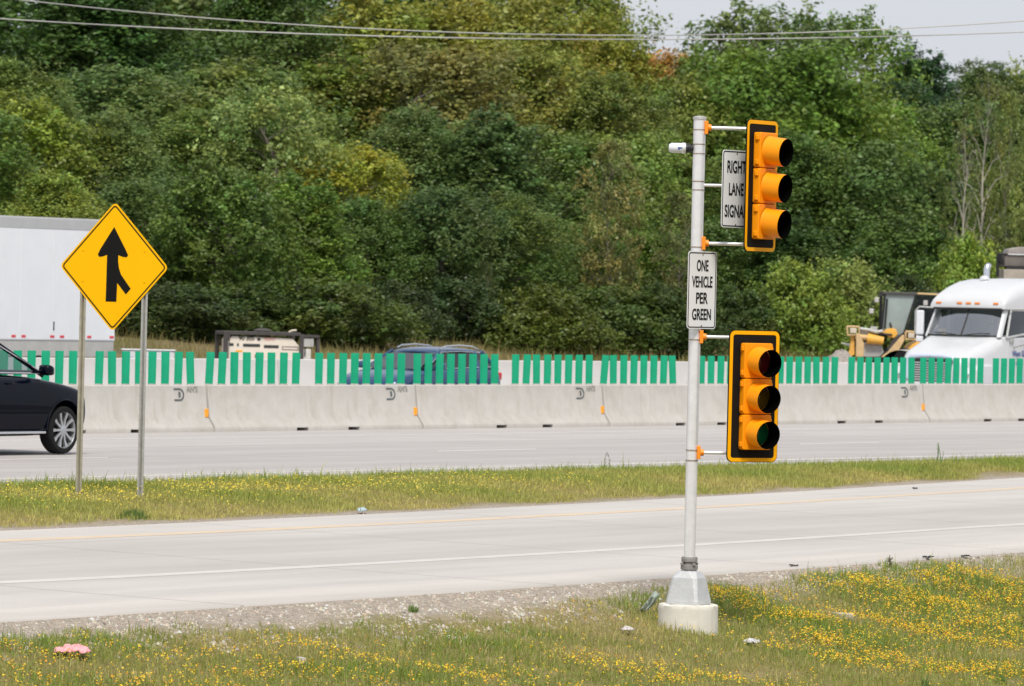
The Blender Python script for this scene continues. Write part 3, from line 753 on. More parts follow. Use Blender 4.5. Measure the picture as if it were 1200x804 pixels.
def car(name, label, cat, loc, rz, paint, p):
    root = thing(name, label, cat, loc, rz)
    W_ = p['w'] / 2
    rings = []
    for x, zb, zt, w_ in p['st']:
        half = [(0, zb), (.7 * w_, zb), (.94 * w_, zb + .05), (w_ * .995, zb + .16), (w_, zb + (zt - zb) * .55), (w_ * .985, zt - .13), (w_ * .955, zt - .03), (w_ * .86, zt + .005), (w_ * .45, zt + .03), (0, zt + .035)]
        rings.append([Vector((x, y, z)) for y, z in half] + [Vector((x, -y, z)) for y, z in half[-2:0:-1]])
    m = MB(); m.loft(rings)
    body = m.build('body', paint, root, 60, sub=2)
    for wx in p['wheels']:
        for s_ in (-1, 1):
            cm = MB(); cm.lathe([(p['wr'] + .075, -.16), (p['wr'] + .075, .25)], 40, Matrix.Translation((wx, s_ * (W_ - .13), p['wr'] + .015)) @ Matrix.Rotation(R(-90 * s_), 4, 'X'))
            co = cm.build('cutter', M_trim, root)
            bo = body.modifiers.new('arch', 'BOOLEAN'); bo.operation = 'DIFFERENCE'; bo.object = co; bo.solver = 'EXACT'
            apply_mods(body); bpy.data.objects.remove(co)
    body.data.polygons.foreach_set('use_smooth', [True] * len(body.data.polygons)); body.data.set_sharp_from_angle(angle=R(40))
    for wx in p['wheels']:
        for s_ in (-1, 1):
            wheel_parts(root, wx, s_ * (W_ - .125), p['wr'], .235, rimr=p.get('rimr', .68))
            m = MB(); a = [Vector((wx + (p['wr'] + .085) * math.cos(R(t_)), s_ * (W_ - .01), p['wr'] + .015 + (p['wr'] + .085) * math.sin(R(t_)))) for t_ in range(-8, 190, 9)]
            m.tube(a, .014, 6); m.build('arch_trim', paint, root, 50)
    # greenhouse
    xa0, xa1, xc1, xc0, zb, zr = p['xa0'], p['xa1'], p['xc1'], p['xc0'], p['belt'], p['roof']
    wb, wr = W_ * .90, W_ * .68
    def side(x, z, s_, off=0):
        t_ = (z - zb) / (zr - .07 - zb); return Vector((x, s_ * (wb + (wr + .03 - wb) * t_ + off), z))
    rr = []
    for x, dz, ww in ((xa1 + .10, -.10, .97), (xa1 - .05, -.045, 1.0), (xa1 - .35, -.01, 1.03), ((xa1 + xc1) / 2, .0, 1.04), (xc1 + .3, -.02, 1.02), (xc1 - .02, -.05, .99), (xc1 - .16, -.085, .95)):
        h_ = [(wr * ww + .02, zr + dz - .045), (wr * ww - .02, zr + dz - .005), (wr * .55, zr + dz + .03), (0, zr + dz + .04), (-wr * .55, zr + dz + .03), (-wr * ww + .02, zr + dz - .005), (-wr * ww - .02, zr + dz - .045)]
        h2 = [(y * .98, z - .035) for y, z in reversed(h_)]
        rr.append([Vector((x, y, z)) for y, z in h_ + h2])
    m = MB(); m.loft(rr); roof = m.build('roof', paint, root, 50, sub=1)
    xb = p['xb']
    for s_ in (-1, 1):
        for xx0, xx1, th in ((xa0, xa1, .035), (xb, xb - .04, .04), (xc0 + .75, xc1 + .30, .045), (xc0, xc1, .05)):
            m = MB(); a = side(xx0, zb - .02, s_, -.02); b_ = side(xx1, zr - .06, s_, -.02)
            m.tube([a, a.lerp(b_, .5), b_], [th * 1.15, th, th], 8); m.build('pillar', paint if th != .04 else M_trim, root, 50)
        # side windows: front and rear
        for q, (b0, b1, t1, t0) in enumerate(((xa0 - .16, xb + .03, xb - .01, xa1 - .07), (xb - .05, xc0 + .80, xc1 + .36, xb - .09), (xc0 + .70, xc0 + .12, xc1 + .10, xc1 + .26))):
            pts = [side(b0, zb + .015, s_), side(b1, zb + .025, s_), side(t1, zr - .10, s_), side(t0, zr - .11, s_)]
            m = MB(); m.add(pts, [(0, 1, 2, 3)]); m.build('side_window', M_glass if p.get('clear') and q == 0 else M_glass_dark, root)
        if p.get('chrome'):
            m = MB(); m.tube([side(xa0 - .10, zb + .012, s_, .012), side(xb, zb + .018, s_, .014), side(xc0 + .1, zb + .06, s_, .01)], .011, 6)
            m.tube([side(xa0 - .05, zb + .03, s_, .012), side(xa1 - .03, zr - .085, s_, .014), side((xa1 + xc1) / 2, zr - .065, s_, .014), side(xc1 + .1, zr - .09, s_, .012)], .010, 6)
            m.build('window_trim', M_chrome, root, 50)
            m = MB(); m.tube([Vector((p['wheels'][0] - .52, s_ * (W_ + .005), .335)), Vector((p['wheels'][1] + .52, s_ * (W_ + .005), .335))], .022, 8); m.build('sill_trim', M_chrome, root, 50)
        # mirror
        mx_ = xa0 - .30
        m = MB(); rings = []
        for q, sc_ in ((-.02, .5), (.02, .95), (.08, 1), (.14, .85), (.17, .45)):
            rings.append([Vector((mx_ + q, s_ * (W_ + .02 + .12 + .115 * sc_ * math.copysign(abs(math.cos(t_)) ** .5, math.cos(t_))), zb + .075 + .08 * sc_ * math.copysign(abs(math.sin(t_)) ** .5, math.sin(t_)) - q * .15)) for t_ in np.linspace(0, 2 * math.pi, 17)[:-1]])
        m.loft(rings); m.box((mx_ + .05, s_ * (W_ - .01), zb + .03), (.07, .16, .04)); m.build('mirror', paint, root, 50)
        # rails
        if p.get('rails'):
            m = MB(); zz = zr + .045
            m.tube([Vector((xa1 - .1, s_ * wr * .93, zr - .01)), Vector((xa1 - .3, s_ * wr * .95, zz)), Vector(((xa1 + xc1) / 2, s_ * wr * .96, zz + .025)), Vector((xc1 + .3, s_ * wr * .95, zz)), Vector((xc1 + .02, s_ * wr * .92, zr - .03))], .017, 8); m.build('roof_rail', M_chrome, root, 60)
        # lamps
        x_ = p['st'][-3][0]
        m = MB(); m.box((p['st'][-2][0] - .08, s_ * W_ * .72, p['st'][-2][2] - .11), (.20, .30, .13), Matrix.Rotation(R(-28 * s_), 3, 'Z')); m.build('headlight', M_chrome, root, bevel=.03)
        m = MB(); m.box((p['st'][1][0] + .0, s_ * W_ * .80, p['st'][1][2] - .12), (.14, .20, .17)); m.build('taillight', M_red, root, bevel=.03)
        m = MB(); m.tube([Vector((xb + .12, s_ * (W_ * 0.985), zb - .14)), Vector((xb + .20, s_ * (W_ + .02), zb - .135)), Vector((xb + .30, s_ * (W_ * .985), zb - .135))], .014, 6); m.build('door_handle', paint, root, 60)
    wp = [Vector((xa0 + .16, -wb * .9, zb)), Vector((xa0 + .16, wb * .9, zb)), Vector((xa1 + .07, wr * .93, zr - .10)), Vector((xa1 + .07, -wr * .93, zr - .10))]
    m = MB(); m.add(wp, [(0, 1, 2, 3)]); m.build('windshield', M_glass_dark if not p.get('clear') else M_glass, root)
    wp = [Vector((xc0 - .10, -wb * .88, zb + .05)), Vector((xc0 - .10, wb * .88, zb + .05)), Vector((xc1 - .13, wr * .92, zr - .10)), Vector((xc1 - .13, -wr * .92, zr - .10))]
    m = MB(); m.add(wp, [(3, 2, 1, 0)]); m.build('rear_window', M_glass_dark, root)
    # cabin: dashboard, seats
    m = MB(); m.box(((xa0 + xc0) / 2, 0, zb + .02), (xa0 - xc0 - .1, wb * 1.7, .06)); 
    m.build('interior', M_interior, root, bevel=.02)
    for sx in (p['xb'] + .02, p['xb'] - .95):
        for s_ in (-1, 1):
            m = MB(); m.box((sx, s_ * .37, zb + .14), (.15, .46, .30)); m.box((sx - .02, s_ * .37, zb + .36), (.10, .24, .16)); m.build('seat', M_interior, root, bevel=.04)
    # grille
    m = MB(); m.box((p['st'][-1][0] - .02, 0, p['st'][-1][2] - .10), (.10, W_ * .8, .22)); m.build('grille', M_trim, root, bevel=.02)
    return root
SUVP = dict(rimr=.765, w=1.93, wr=.365, wheels=(1.48, -1.42), belt=1.22, roof=1.74, xa0=1.02, xa1=.12, xb=-.12, xc1=-1.75, xc0=-2.12, chrome=True, rails=True, clear=True,
    st=[(-2.36, .50, .92, .80), (-2.28, .38, 1.10, .92), (-1.9, .29, 1.19, .965), (-1.0, .26, 1.20, .965), (0, .26, 1.185, .965), (.75, .26, 1.165, .965), (1.02, .26, 1.145, .96), (1.55, .28, 1.07, .955), (1.92, .29, 1.005, .935), (2.11, .33, .945, .885), (2.19, .43, .84, .80)])
g = G(68.5, 532.0, 0)                     # contact of the front wheel nearest the camera
hd_ = HD
loc = g - HD * 1.48 - HN * (.965 - .12)
car('suv', 'glossy black sport utility car cut off by the left edge of the photo', 'car', (loc.x, loc.y, .004), ANG, M_navy, SUVP)
BP = dict(w=1.80, wr=.335, wheels=(1.30, -1.28), belt=.96, roof=1.42, xa0=.95, xa1=.15, xb=-.10, xc1=-1.55, xc0=-1.95, rails=True, chrome=True,
    st=[(-2.16, .48, .80, .74), (-2.08, .36, .93, .86), (-1.7, .28, .98, .895), (-.9, .25, .985, .90), (0, .25, .975, .90), (.7, .25, .955, .90), (.98, .25, .93, .895), (1.45, .27, .88, .885), (1.85, .28, .80, .85), (2.06, .32, .70, .77), (2.14, .42, .58, .66)])
c = P(491, 440, 121)
car('blue_car', 'blue car with roof rails seen between the green paddles', 'car', (c.x, c.y, .004), ANG + math.pi, M_blue, BP)

# semi trailer, parked beyond the far barrier on the left
c = P(136.0, 340, 128.5)
tr = thing('semi_trailer', 'long white box semi trailer standing behind the barriers at the left edge', 'trailer', (c.x, c.y, 0), ANG)
TL, TW, TB, TT = 15.9, 2.55, 1.34, 4.17
off = TW / 2
m = MB(); m.box((-TL / 2, off, (TB + TT) / 2), (TL, TW, TT - TB)); m.build('box_body', M_trailer, tr, bevel=.03)
m = MB(); m.box((-TL / 2, off, TT - .13), (TL + .012, TW + .012, .27)); m.build('top_rail', mat('rail_grey', (.46, .47, .48), .5, .2, .06, 3), tr, bevel=.02)
m = MB(); m.box((-TL / 2, off, TB - .19), (TL - .03, TW - .04, .375)); m.build('bottom_rail', mat('sill_grey', (.46, .455, .44), .6, .1, .1, 3), tr, bevel=.01)
m = MB(); m.box((-TL / 2, off, TT + .012), (TL - .05, TW - .05, .02)); m.build('roof', M_greybox, tr)
xs_ = [-.35, -1.25, -1.75, -2.6, -3.3, -4.1, -4.9]
for px_ in (134 / 1, 109, 81, 71, 42, 32, 2, -20, -50):
    # reflector strips seen along the lower edge
    dl = (136 - px_) / 49.8 / HD.x
    m = MB(); m.box((-dl - .06 if px_ == 134 else -dl, -.004, TB + .095), (.155, .008, .055)); m.build('reflector', M_redrefl, tr)
for k_ in range(1, 13):
    m = MB(); m.box((-k_ * 1.22, -.002, (TB + TT - .27) / 2 + .02), (.012, .008, TT - TB - .30)); m.build('panel_seam', mat('seam', (.68, .70, .73), .5, 0, .05, 3), tr)
dl = (136 - 72.3) / 49.8 / HD.x
m = MB(); m.box((-dl, -.006, TB + .34), (.035, .01, .20)); m.build('scuff_mark', M_trim, tr)
m = MB(); m.box((.012, off - .63, (TB + TT) / 2 - .1), (.03, 1.2, TT - TB - .4)); m.build('rear_door', M_white_paint, tr)
m = MB(); m.box((.012, off + .63, (TB + TT) / 2 - .1), (.03, 1.2, TT - TB - .4)); m.build('rear_door', M_white_paint, tr)
for wx in (-1.6, -2.9):
    for y in (.12, TW - .12): wheel_parts(tr, wx, (y - .0001) if y > 1 else -.0001 + .12, .50, .28, 8)
m = MB(); m.box((-11.6, .5, .55), (.14, .14, 1.1)); m.box((-11.6, TW - .5, .55), (.14, .14, 1.1)); m.box((-11.6, TW / 2, .35), (.08, TW - 1.1, .08)); m.build('landing_gear', M_darkframe, tr)
# white lettered box beyond the barrier
c = P(173, 425, 128.5)
bx = thing('white_box', 'low white box with faint blue lettering between the trailer and the generator', 'box', (c.x, c.y, .02), R(6))
ht = P(173, 410.5, 128.5).z - .02
m = MB(); m.box((0, 0, ht / 2), (1.22, 1.0, ht)); m.build('crate', M_white_paint, bx, bevel=.03)
m = MB(); m.box((0, 0, ht + .012), (1.27, 1.05, .03)); m.build('lid', M_white_paint, bx, bevel=.01)
for xx in (-.45, .0, .36):
    m = MB()
    for q in range(4): m.box((xx + (q - 1.5) * .045, -.503, ht - .16), (.022, .004, .05 if q % 2 else .035))
    m.build('lettering', mat('faint_blue', (.35, .42, .62), .6), bx)

# generator set
c = P(319, 420, 135); zg = zat(c.x, c.y)
gen = thing('generator', 'cream generator in a black frame with dark vents behind the barriers', 'generator', (c.x - .12, c.y, zg), R(14))
PPM = FPX / 135
def gx(px): return (px - 319) / PPM / math.cos(R(14))
def gz(py, px=319): return P(px, py, 135).z - zg
D2 = .5
m = MB(); pr = [(gx(270), .15), (gx(351), .15), (gx(351), gz(405)), (gx(343), gz(396)), (gx(273), gz(394.5)), (gx(270), gz(398))]
m.prism(pr, -D2, D2, lambda u, v, a: Vector((u, a, v))); m.build('enclosure', M_gen, gen, bevel=.02)
m = MB()
for xx in (gx(265.5), gx(353)):
    for yy in (-D2 - .06, D2 + .06): m.box((xx, yy, gz(391) / 2), (.10, .09, gz(391)))
m.box(((gx(263) + gx(352)) / 2, 0, gz(391)), (gx(352) - gx(263), 1.15, .085)); m.box(((gx(263) + gx(352)) / 2, 0, .1), (gx(352) - gx(263), 1.15, .1))
m.box((gx(267), -D2 - .05, gz(395)), (.14, .05, .22)); m.build('frame', M_darkframe, gen, bevel=.01)
m = MB(); m.loft([[Vector((gx(313) + x * s_, y * s_, z)) for x, y in ((-.22, -.2), (.22, -.2), (.22, .2), (-.22, .2))] for z, s_ in ((gz(390.5) + .05, 1), (gz(386.5), .75), (gz(385), .4))]); m.build('exhaust_cowl', M_darkframe, gen, bevel=.03)
for xa, xb_, yy, th in ((270, 275, 404.5, .065), (279, 281, 404.6, .07), (286, 305.5, 405, .07), (310, 327, 406, .07)):
    m = MB(); m.box(((gx(xa) + gx(xb_)) / 2, -D2 - .004, gz(yy)), (gx(xb_) - gx(xa), .012, th)); m.build('vent', mat('vent_dark', (.03, .035, .035), .7), gen)
m = MB(); fn = lambda u, v, a: Vector((u + (gx(331) + gx(350)) / 2, a, v + gz(407.5)))
ring_prism(m, rrect(gx(350) - gx(331), .085, .01, 2), rrect(gx(350) - gx(331) - .03, .055, .005, 2), -D2 - .008, -D2 - .001, fn); m.build('panel_outline', M_darkframe, gen)
for px_, py_ in ((289, 417.5), (301, 417.5), (304.5, 417.5)):
    m = MB(); m.box((gx(px_), -D2 - .004, gz(py_)), (.045, .012, .09)); m.build('vent', MATS['vent_dark'], gen)
m = MB(); m.box((gx(281.5), -D2 - .004, gz(411.8)), (.17, .012, .04)); m.build('warning_sticker', M_border, gen)
FM = Matrix.Rotation(R(90), 4, 'X')
text('lettering', '90 305', .15, M_ink, gen, Matrix.Translation((gx(290), -D2 - .003, gz(397.3))) @ FM, .95, .002)
m = MB(); m.box((gx(304), -D2 - .004, gz(397.8)), (.075, .012, .06)); m.build('badge', M_trim, gen)
text('lettering', 'RENT', .12, mat('faded_red', (.55, .18, .16), .6), gen, Matrix.Translation((gx(317), -D2 - .003, gz(397.6))) @ FM, .95, .001)
m = MB(); m.tube([Vector((gx(343), 0, gz(393))), Vector((gx(344), 0, gz(388.5))), Vector((gx(347), 0, gz(387))), Vector((gx(352), 0, gz(386.6)))], .028, 8); m.build('exhaust_pipe', mat('pale_pipe', (.55, .50, .40), .6), gen, 50)
ctl = thing('control_cabinet', 'small grey cabinet in a dark frame at the right end of the generator', 'cabinet', (P(365, 420, 136).x, 136, zg), R(8))
def cx_(px): return (px - 365) / (FPX / 136)
def cz_(py): return P(365, py, 136).z - zg
m = MB(); m.box((cx_(360.2), 0, cz_(401.5)), (.27, .3, .22)); m.build('cabinet_box', M_greybox, ctl, bevel=.01)
m = MB(); m.box((cx_(364), -.01, cz_(401)), (.07, .29, .17)); m.build('panel', M_galv_dull, ctl)
m = MB(); m.box((cx_(363.5), 0, cz_(394)), (.42, .36, .06)); m.box((cx_(372), 0, cz_(394) / 2), (.07, .3, cz_(394))); m.box((cx_(355), .1, cz_(394) / 2), (.05, .06, cz_(394))); m.build('frame', M_darkframe, ctl)
m = MB(); m.box((cx_(359), 0, cz_(409) / 2), (.2, .25, cz_(409))); m.build('base', mat('cabinet_pale', (.6, .58, .55), .6), ctl, bevel=.02)
m = MB(); m.box((cx_(356.5), -.14, cz_(412)), (.03, .03, .22)); m.build('cable', M_trim, ctl)

# wheel loader behind the far barrier
LD = 160.0
c = P(1040, 420, LD); zl = zat(c.x, c.y)
ld = thing('wheel_loader', 'yellow wheel loader with dusty lift arms and glass cab left of the white truck', 'loader', (c.x, c.y, zl))
lp = FPX / LD
def lx(px): return (px - 1040) / lp
def lzz(py, px=1040): return P(px, py, LD).z - zl
def LV(px, py, y=0): return Vector((lx(px), y, lzz(py, px)))
def lpoly(pts, y0, y1, name, mt_, bev=.015, parent=None):
    m = MB(); m.loft([[LV(x, y, y0) for x, y in pts], [LV(x, y, y1) for x, y in pts]]); return m.build(name, mt_, parent or ld, bevel=bev)
# cab: sloping glass front, dark frame
lpoly([(1031, 392), (1035, 345), (1070, 346), (1056, 393)], -.32, -.30, 'cab_window', mat('reflected_sky_glass', (.27, .32, .31), .25, 0, .15, 2), 0)  # opaque grey-green pane colour stands in for the sky's reflection
m = MB()
for a, b_ in (((1031, 394), (1034.5, 343)), ((1071, 345), (1056, 396)), ((1034, 344), (1100, 345)), ((1031, 393), (1056, 394)), ((1097, 345), (1097, 400))):
    m.tube([LV(*a, -.33), LV(*b_, -.33)], .032, 6)
for x in (1034, 1071, 1097): m.tube([LV(x, 344, -.33), LV(x, 344, 1.2)], .045, 6)
m.tube([LV(1034, 344, 1.2), LV(1034, 395, 1.2)], .045, 6); m.tube([LV(1097, 344, 1.2), LV(1097, 395, 1.2)], .045, 6)
m.build('cab_frame', M_trim, ld)
lpoly([(1072, 347), (1096, 348), (1096, 398), (1058, 396)], -.30, -.28, 'side_glass', M_glass_dark, 0)
lpoly([(1046, 372), (1056, 372), (1058, 393), (1044, 393)], .3, .8, 'operator_seat', M_interior)
lpoly([(1032, 341.5), (1070, 342.5), (1098, 344), (1098, 347), (1032, 345)], -.4, 1.3, 'cab_roof', mat('roof_dark', (.06, .06, .055), .7), .02)
lpoly([(1072, 342.8), (1098, 344), (1098, 346.2), (1072, 344.8)], -.45, -.40, 'roof_trim', mat('roof_tan', (.55, .40, .20), .7), .005)
m = MB(); m.tube([LV(1037, 350, -.36), LV(1035, 385, -.36)], .03, 6); m.tube([LV(1041, 378, -.36), LV(1044, 388, -.36)], .025, 6); m.build('wiper', M_trim, ld)
for x, y in ((1024.8, 351.5), (1082, 355), (1019, 364.5)):
    m = MB(); m.box(LV(x, y, -.35), (.13, .08, .15)); m.build('work_lamp', M_greybox, ld, bevel=.02)
m = MB(); m.tube([LV(1026, 347, -.33), LV(1034, 346, -.33)], .03, 6); m.tube([LV(1019, 361, -.33), LV(1020, 352, -.33), LV(1031, 352, -.33)], .018, 6); m.build('lamp_bracket', M_trim, ld)
# lift arm group
lpoly([(1001, 392), (1004, 390), (1010.5, 403), (1010, 418), (1001, 418)], -.75, -.55, 'coupler_plate', M_cat_tan)
lpoly([(995.5, 392), (999, 391), (1000, 415), (996, 418), (991, 418), (994, 410)], -.6, -.4, 'coupler_plate', M_cat_yellow)
lpoly([(997, 391), (1003, 392), (1003, 412), (997, 412)], -.35, -.3, 'coupler_gap', M_trim)
lpoly([(1030, 418), (1038, 412), (1054, 393), (1057, 392), (1057, 399), (1050, 412), (1044, 420)], -.8, -.62, 'lift_arm', M_cat_tan)
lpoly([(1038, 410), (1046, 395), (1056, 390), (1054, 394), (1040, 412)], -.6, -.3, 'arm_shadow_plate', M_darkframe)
lpoly([(1008, 402), (1030, 401), (1036, 418), (1007, 418)], -.5, .6, 'bucket_back', M_greybox)
m = MB(); m.tube([LV(1000, 394, -.62), LV(1016, 396, -.62)], .085, 10); m.build('tilt_rod', M_cat_tan, ld, 50)
m = MB(); m.tube([LV(1014, 396.5, -.62), LV(1033, 399.5, -.62)], [.16, .12], 12); m.build('tilt_cylinder', M_cat_yellow, ld, 50)
lpoly([(1032, 389.5), (1036, 386), (1043, 384.5), (1048, 386), (1050, 391), (1047, 396), (1041, 396), (1036, 391.5)], -.5, -.3, 'bellcrank', M_cat_yellow)
lpoly([(1030, 390), (1043, 391), (1044, 393), (1030, 392)], -.6, -.5, 'hose', M_trim)
for pts in (((990, 382.5), (1004, 383), (1004.5, 392), (991, 392.5)), ((1058.5, 388.5), (1071.5, 389), (1071.5, 397.5), (1059, 397.5))):
    m = MB(); q = [LV(x, y, -.7) for x, y in pts]; m.tube(q + [q[0]], .035, 6); m.build('lamp_guard', M_cat_tan, ld)
    cc = sum((v for v in q), Vector()) / 4
    m = MB(); m.box(cc, (.19, .12, .15)); m.build('headlight', mat('dusty_lamp', (.55, .47, .38), .5), ld, bevel=.02)
m = MB(); m.tube([LV(1004, 385, -.6), LV(1016, 386.5, -.6), LV(1024, 389, -.6), LV(1032, 388, -.6)], .05, 8); m.box(LV(1011, 388, -.5), (.25, .1, .16)); m.box(LV(1022, 386, -.4), (.2, .2, .18)); m.build('hose_cluster', M_greybox, ld, 50)
m = MB(); m.tube([LV(984.5, 402, -.5), LV(996, 404.5, -.5)], [.02, .05], 6); m.build('fork_tip', M_galv_dull, ld)
lpoly([(1062, 409), (1066, 404), (1074, 399.5), (1082, 399), (1082, 409)], -.75, 1.6, 'fender', M_cat_yellow)
lpoly([(1050, 409.5), (1092, 409), (1092, 412), (1050, 412)], -.8, 1.4, 'deck', M_greybox)
lpoly([(1050, 413), (1110, 412), (1110, 435), (1048, 435)], -.5, 1.3, 'chassis', M_darkframe)
lpoly([(1097, 385), (1125, 387), (1128, 412), (1097, 412)], -.4, 1.2, 'engine_hood', M_cat_yellow)
for x in (1052, 1112):
    for y in (-.55, 1.35):
        wc = LV(x, 420, y)
        m = MB(); m.lathe([(.28, -.25), (.62, -.25), (.70, -.15), (.70, .15), (.62, .25), (.28, .25)], 28, Matrix.Translation((wc.x, wc.y, .70)) @ Matrix.Rotation(R(90), 4, 'X')); m.build('wheel', M_tyre, ld, 40)
# gravel heap left of it
def heap(px, py, label, rx, h, mt_):
    c = P(px, py, 158); zz = zat(c.x, c.y)
    vs = []; fs = []; n = 26; rn = 9; rg = random.Random(5)
    for i in range(rn + 1):
        t_ = i / rn
        for j in range(n):
            a = 2 * math.pi * j / n
            r_ = rx * (1 - t_) ** .8 if i < rn else .02
            zz_ = h * (1 - (1 - t_) ** 1.7) if i else -.1
            vs.append((r_ * math.cos(a) * (1 + rg.uniform(-.10, .10)), r_ * math.sin(a) * 1.1 * (1 + rg.uniform(-.1, .1)), zz_ + rg.uniform(-.05, .05)))
    for i in range(rn):
        for j in range(n): fs.append((i * n + j, i * n + (j + 1) % n, (i + 1) * n + (j + 1) % n, (i + 1) * n + j))
    m = MB(); m.add(vs, fs); o = m.build('gravel_heap', mt_, None, 60); o.location = (c.x, c.y, zz)
    tag(o, label, 'gravel heap'); return o
heap(985, 425, 'low heap of grey gravel behind the barrier left of the loader', .85, P(985, 410.5, 158).z - zat(P(985, 420, 158).x, 158), mat('heap_gravel', (.30, .27, .24), .95, 0, .35, 14, 1.0, 25))

# ------------------------------------------------------------------ white truck tractor
TD = 138.0
tk_ang = ANG + math.pi
c = P(1091.5, 421, TD - 1.2)              # centre of the grille top
tk = thing('truck', 'white semi truck tractor with orange roof marker lamps behind the green paddles', 'truck', (c.x, c.y, .004), tk_ang)
# local: +x forward, grille at x = 0, y left (driver side, the one seen)
def ring(x, w_, zb, zt, r_=.12, n=5, top=0.0):
    pts = [(w_, zb)]
    for k_ in range(n + 1):
        a = R(90 * k_ / n); pts.append((w_ - r_ + r_ * math.cos(a), zt - r_ + r_ * math.sin(a)))
    pts.append((0, zt + top))
    return [Vector((x, y, z)) for y, z in pts] + [Vector((x, -y, z)) for y, z in reversed(pts[:-1])]
m = MB(); m.loft([ring(.0, .80, .55, 1.27, .20), ring(-.10, .86, .5, 1.36, .22), ring(-.45, 1.02, .5, 1.52, .26), ring(-.9, 1.08, .5, 1.66, .30), ring(-1.35, 1.10, .5, 1.80, .30), ring(-1.72, 1.12, .5, 1.90, .26)])
hood = m.build('hood', M_white_paint, tk, 50)
# fenders and bumper
for s_ in (-1, 1):
    m = MB(); m.loft([[Vector((x, s_ * y, z)) for y, z in ((.62, .45), (1.19 * k_, .45), (1.21 * k_, .75), (1.17 * k_, zt), (1.0 * k_, zt + .05), (.62, zt + .02))] for x, k_, zt in ((-.02, .86, .90), (-.15, .96, 1.02), (-.6, 1, 1.16), (-1.1, 1, 1.17), (-1.5, .99, 1.02))])
    m.build('fender', M_white_paint, tk, 50, bevel=.03)
    m = MB(); m.box((-.10, s_ * .90, .86), (.16, .30, .20), Matrix.Rotation(R(-24 * s_), 3, 'Z')); m.build('headlight', M_chrome, tk, bevel=.04)
m = MB(); m.loft([[Vector((x, y, z)) for z in (.34, .70) for x in ((.02, -.14) if z == .34 else (-.14, .02))] for y in (-1.2, 1.2)]); m.build('bumper', M_white_paint, tk, bevel=.03)
# grille surround, dark bars
m = MB(); fn = lambda u, v, a: Vector((a, u, v + 1.0))
def trap(wt, wb_, h_): return [(wt, h_), (-wt, h_), (-wb_, -h_), (wb_, -h_)]
m.prism([(.60, .30), (-.60, .30), (-.55, -.26), (.55, -.26)], -.05, .012, fn); m.build('grille_back', M_trim, tk)
m = MB()
for i in range(8):
    z = .78 + i * .060; m.box((.022, 0, z), (.02, 1.06 + .012 * i, .030))
m.build('grille_bar', M_chrome, tk)
m = MB(); a = [Vector((.0, y, z)) for y, z in ((.66, .80), (.69, 1.22), (.60, 1.34), (.28, 1.375), (0, 1.38), (-.28, 1.375), (-.60, 1.34), (-.69, 1.22), (-.66, .80))]
m.tube(a, .055, 8); m.build('grille_surround', mat('surround_blue_grey', (.52, .57, .70), .35), tk, 50)
m = MB(); m.loft([[Vector((.035 + x, .10 * math.cos(t_), 1.285 + .032 * math.sin(t_))) for t_ in np.linspace(0, 2 * math.pi, 17)[:-1]] for x in (0, .02)]); m.build('badge', mat('badge_green_grey', (.30, .38, .34), .4), tk)
# cab
XW0, XW1, ZW0, ZW1 = -1.62, -2.08, 1.94, 2.58
m = MB()
lower = [Vector((x, y, z)) for x, y, z in ()]
m.loft([[Vector((x, y, z)) for x, y in ((-1.70, 1.06), (-1.95, 1.16), (-3.0, 1.18), (-5.0, 1.18), (-5.0, -1.18), (-3.0, -1.18), (-1.95, -1.16), (-1.70, -1.06))] for z in (.5, 1.88)]); m.build('cab_lower', M_white_paint, tk, 30, bevel=.04)
# sleeper, behind the doors
m = MB(); m.box((-4.05, 0, 2.25), (1.9, 2.34, .80)); m.build('sleeper', M_white_paint, tk, bevel=.06)
# pillars
for s_ in (-1, 1):
    m = MB(); m.loft([[Vector((x, s_ * y, z)) for x, y in ((xx + .05, yy - .05), (xx + .02, yy + .02), (xx - .10, yy + .05), (xx - .11, yy - .01))] for xx, yy, z in ((XW0, 1.04, 1.86), (XW1 + .02, .985, 2.60))]); m.build('windshield_pillar', M_white_paint, tk, bevel=.02)
    m = MB(); m.box((-3.05, s_ * 1.12, 2.24), (.12, .09, .78)); m.build('door_pillar', M_white_paint, tk)
    # window and door frame
    q = [Vector((XW0 - .22, s_ * 1.15, 1.86)), Vector((-3.0, s_ * 1.16, 1.98)), Vector((-3.0, s_ * 1.10, 2.56)), Vector((XW1 - .12, s_ * 1.07, 2.56))]
    m = MB(); m.add(q, [(0, 1, 2, 3)]); m.build('side_window', M_glass_dark, tk)
    m = MB(); m.tube(q + [q[0]], .03, 6); m.build('window_frame', mat('frame_grey', (.45, .46, .46), .5), tk)
    # mirrors on brackets
    mx_, my_ = (-1.75, 1.28) if s_ < 0 else (-2.28, 1.72)
    m = MB(); m.box((mx_, s_ * my_, 2.20), (.10, .20, .62)); m.build('mirror', M_plastic_white, tk, bevel=.03)
    m = MB(); m.tube([Vector((XW1 + .05, s_ * 1.0, 2.58)), Vector((mx_ + .02, s_ * (my_ + .02), 2.60)), Vector((mx_ + .02, s_ * (my_ + .13), 2.5)), Vector((mx_ + .02, s_ * (my_ + .13), 1.95)), Vector((mx_, s_ * my_, 1.78)), Vector((-2.2, s_ * 1.17, 1.62))], .022, 8); m.build('mirror_bracket', M_galv_dull, tk, 60)
    m = MB(); m.box((mx_ + .01, s_ * my_, 1.78), (.09, .19, .15)); m.build('convex_mirror', M_plastic_white, tk, bevel=.03)
    m = MB(); m.box((-2.05, s_ * 1.19, 1.79), (.20, .04, .11)); m.build('vent_window_latch', M_galv_dull, tk, bevel=.015)
